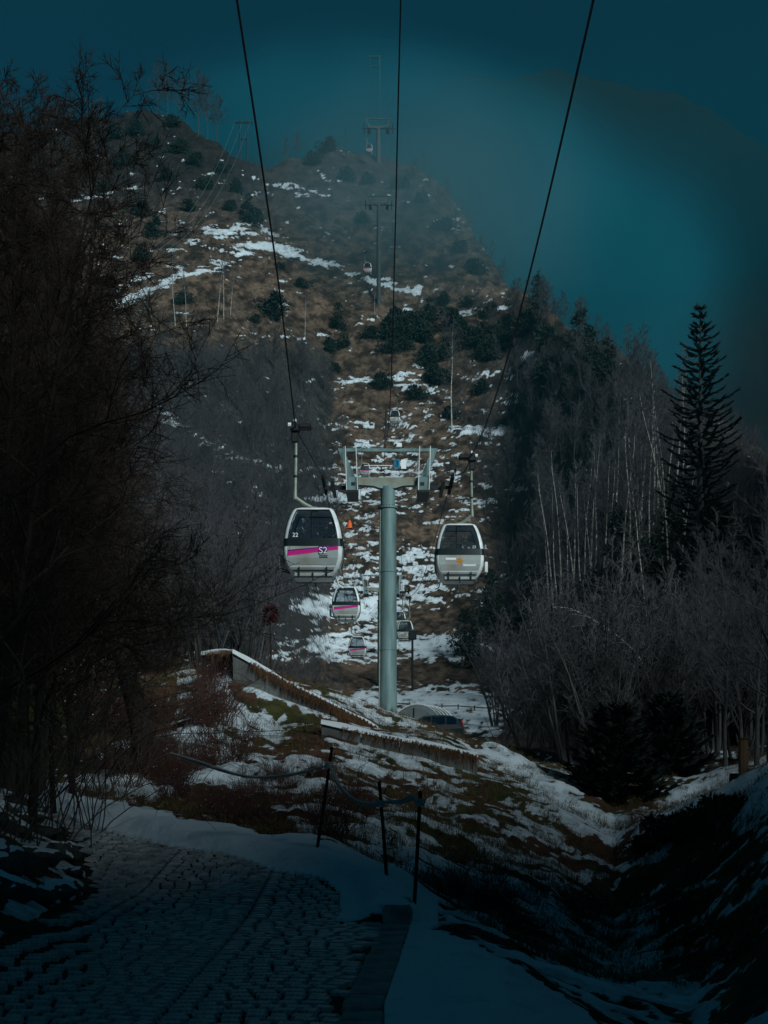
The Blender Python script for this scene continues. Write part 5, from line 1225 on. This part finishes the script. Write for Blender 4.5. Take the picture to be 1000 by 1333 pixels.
# ---- grass tufts on the bank: nobody could count them
r_ = np.random.RandomState(31); Vs = []; n_b = 0
cand_px = r_.uniform(20, 1000, 30000); cand_d = r_.uniform(13, 52, 30000) ; cx_ = (cand_px - 500) / F * cand_d
cz_ = ground_z(cx_, cand_d); cpy = HY - (cz_ - EYE) / cand_d * F
dq = dist_poly(PATH + PATH[:1], cx_, cand_d); iq = inside(PATH, cx_, cand_d)
clump = fbm(cx_ / 1.6, cand_d / 1.6, 3, 41); okc = (dq > 1.1) & ~iq & (clump > .47) & (cpy < 1320) & ~((cand_px > 450) & (cand_d < np.interp(cand_px, [480, 530, 620, 700, 800, 900], [9, 14.6, 12, 10.7, 9.4, 8.4])))
keepi = np.where(okc)[0][:9500]
for i in keepi:
    x0, y0, z0 = cx_[i], cand_d[i], cz_[i]; hgt = r_.uniform(.10, .30)
    for k in range(9):
        an = r_.rand() * 6.28; ox, oy = r_.normal(0, .05, 2); l = hgt * r_.uniform(.6, 1.2); wd = r_.uniform(.004, .009); bx, by = math.cos(an) * l * .8 + .12 * l, math.sin(an) * l * .8 - .25 * l
        p0 = np.array([x0 + ox, y0 + oy, z0 - .02]); sd_ = np.array([-math.sin(an), math.cos(an), 0]) * wd; pm = p0 + np.array([bx * .45, by * .45, l * .8]); pt = p0 + np.array([bx, by, l * .55])
        Vs += [p0 - sd_, p0 + sd_, pm + sd_ * .7, pm - sd_, pm + sd_ * .7, pt]
V = np.array(Vs); o = link('grass', mesh_np('grass', V, np.arange(len(V)).reshape(-1, 3)), M['grass']); tag(o, 'dead brown and mossy grass tufts over the bank', 'grass', kind='stuff')
# brush on the hillside: dry stalks and seedlings too small to pick apart
r_ = np.random.RandomState(33); polys = []; spx_ = r_.uniform(60, 1000, 34000); sd_ = np.concatenate([r_.uniform(60, 180, 6000), r_.uniform(180, 405, 28000)]); sx_ = (spx_ - 500) / F * sd_; sz_ = ground_z(sx_, sd_); spy_ = HY - (sz_ - EYE) / sd_ * F
dens = fbm(spx_ / 35, spy_ / 22, 3, 44)
corr = (np.abs(spx_ - 520) < 60) & (spy_ > 480)
fieldm = (spx_ > 440) & (spx_ < 650) & (spy_ > 820)
ok = (dens > .46) & ~fieldm & ~(corr & (dens < .6))
for i in r_.permutation(np.where(ok)[0])[:13000]:
    p = np.array([sx_[i], sd_[i], sz_[i] - .1]); n_ = 3
    for k in range(n_):
        hh = r_.uniform(.5, 1.6); dv = np.array([r_.normal(0, .5), r_.normal(0, .5), 1]); polys.append((np.array([p, p + dv * hh * .5 + r_.normal(0, .05, 3), p + dv * hh + r_.normal(0, .15, 3)]), np.array([.022, .018, .010])))
# saplings under the woods and dry stalks on the brown band
wl_x = np.concatenate([r_.uniform(100, 445, 5200), r_.uniform(600, 1000, 5200), r_.uniform(400, 700, 2400)]); wl_d = np.concatenate([r_.uniform(60, 270, 5200), r_.uniform(75, 300, 5200), r_.uniform(90, 205, 2400)])
wx_ = (wl_x - 500) / F * wl_d; wz_ = ground_z(wx_, wl_d); wpy = HY - (wz_ - EYE) / wl_d * F
inl = (wl_x < 440 - np.maximum(0, wpy - 740) * 1.0) & (wpy > 465) & (wpy < 865); inr = (wl_x > 600 + np.maximum(0, wpy - 560) * .24) & (wpy > 440 + (wl_x - 600) * .18) & (wpy < 950)
bandm = (np.abs(wpy - 877) < 15) & (fbm(wl_x / 25, wpy / 9, 3, 51) > .42)
kind_ = np.where(inl | inr, 1, np.where(bandm, 2, 0))
for i in np.where(kind_ > 0)[0][:6800]:
    p = np.array([wx_[i], wl_d[i], wz_[i] - .1]); big = kind_[i] == 1
    for k in range(4 if big else 3):
        hh = r_.uniform(1.6, 4.2) if big else r_.uniform(.3, .9); dv = np.array([r_.normal(0, .28), r_.normal(0, .28), 1])
        p1 = p + dv * hh * .5 + r_.normal(0, .10, 3); p2 = p + dv * hh + r_.normal(0, .3, 3); rd_ = .010 + .00007 * wl_d[i]
        polys.append((np.array([p, p1, p2]), np.array([1.3, 1.0, .6]) * rd_))
        if big:
            polys.append((np.array([p1, p1 + np.array([r_.normal(0, .45), r_.normal(0, .45), hh * .35])]), np.array([.8, .5]) * rd_))
tv, tf = tubes_np(polys, 3); o = link('brush', mesh_np('brush', tv, tf), M['twig']); tag(o, 'low dry brush spread over the hillside', 'brush', kind='stuff')

# drop the prototypes themselves (only their placed copies stay)
def kill(o):
    for c_ in list(o.children): kill(c_)
    bpy.data.objects.remove(o)
for p_ in protos: kill(p_)

# ------------------------------------------------------------------ air
def vol_mat(name, col, dens, aniso=0.0):
    m = bpy.data.materials.new(name); m.use_nodes = True; t = m.node_tree; t.nodes.clear()
    o = t.nodes.new('ShaderNodeOutputMaterial'); v = t.nodes.new('ShaderNodeVolumePrincipled')
    v.inputs['Color'].default_value = (*col, 1); v.inputs['Density'].default_value = dens; v.inputs['Anisotropy'].default_value = aniso
    t.links.new(v.outputs[0], o.inputs['Volume']); return m
zb_, zt_ = GMIN - 1.0, 640.0
o = MB().box((0, 495, (zb_ + zt_) / 2), (1560, 1330, zt_ - zb_)).obj('haze', vol_mat('haze_air', (0.06, 0.40, 0.50), 0.00022)); tag(o, 'thin teal evening haze over the whole valley', 'haze', kind='stuff')
def fog(cx_, cy_, cz_, rx, ry, rz, dens, col, label, seed):
    """a soft-edged bank: density falls from the middle to the rim, broken by noise"""
    bm = bmesh.new(); bmesh.ops.create_icosphere(bm, subdivisions=4, radius=1)
    m_ = bpy.data.meshes.new('fog_bank'); bm.to_mesh(m_); bm.free()
    mt = vol_mat('fog', col, dens); t = mt.node_tree; v = [n for n in t.nodes if n.type == 'PRINCIPLED_VOLUME'][0]
    tc = t.nodes.new('ShaderNodeTexCoord'); gr = t.nodes.new('ShaderNodeTexGradient'); gr.gradient_type = 'SPHERICAL'; t.links.new(tc.outputs['Object'], gr.inputs[0])
    nz = t.nodes.new('ShaderNodeTexNoise'); nz.inputs['Scale'].default_value = 2.6; nz.inputs['Detail'].default_value = 3; t.links.new(tc.outputs['Object'], nz.inputs['Vector'])
    ad = t.nodes.new('ShaderNodeMath'); ad.operation = 'MULTIPLY_ADD'; ad.inputs[1].default_value = .5; ad.inputs[2].default_value = -.25; t.links.new(nz.outputs[0], ad.inputs[0])
    su = t.nodes.new('ShaderNodeMath'); su.operation = 'ADD'; t.links.new(gr.outputs['Fac'], su.inputs[0]); t.links.new(ad.outputs[0], su.inputs[1])
    mr = t.nodes.new('ShaderNodeMapRange'); mr.interpolation_type = 'SMOOTHSTEP'; mr.inputs[1].default_value = 0; mr.inputs[2].default_value = 1.0; mr.inputs[3].default_value = 0; mr.inputs[4].default_value = dens
    t.links.new(su.outputs[0], mr.inputs[0])
    # nothing left at the very rim
    ed = t.nodes.new('ShaderNodeMapRange'); ed.inputs[1].default_value = 0; ed.inputs[2].default_value = .3; t.links.new(gr.outputs['Fac'], ed.inputs[0])
    mu = t.nodes.new('ShaderNodeMath'); mu.operation = 'MULTIPLY'; t.links.new(mr.outputs[0], mu.inputs[0]); t.links.new(ed.outputs[0], mu.inputs[1]); t.links.new(mu.outputs[0], v.inputs['Density'])
    o = link('fog_bank', m_, mt, loc=(cx_, cy_, cz_)); o.scale = (rx, ry, rz); tag(o, label, 'fog', kind='stuff')
fx, fy, fz = P(630, 405, 600); fog(fx, fy, fz, 135, 120, 100, .036, (0.03, 0.44, 0.60), 'teal fog bank filling the gap right of the hilltop', 3)
fx, fy, fz = P(960, 270, 790); fog(fx, fy, fz, 270, 120, 120, .009, (0.008, 0.15, 0.21), 'dim fog below the far crest on the right', 6)
fx, fy, fz = P(470, 200, 560); fog(fx, fy, fz, 120, 70, 50, .04, (0.04, 0.40, 0.54), 'teal fog behind the ridge tower', 5)
fx, fy, fz = P(540, 285, 345); fog(fx, fy, fz, 60, 48, 42, .019, (0.28, 0.56, 0.64), 'pale wisp of mist drifting over the summit slope', 4)
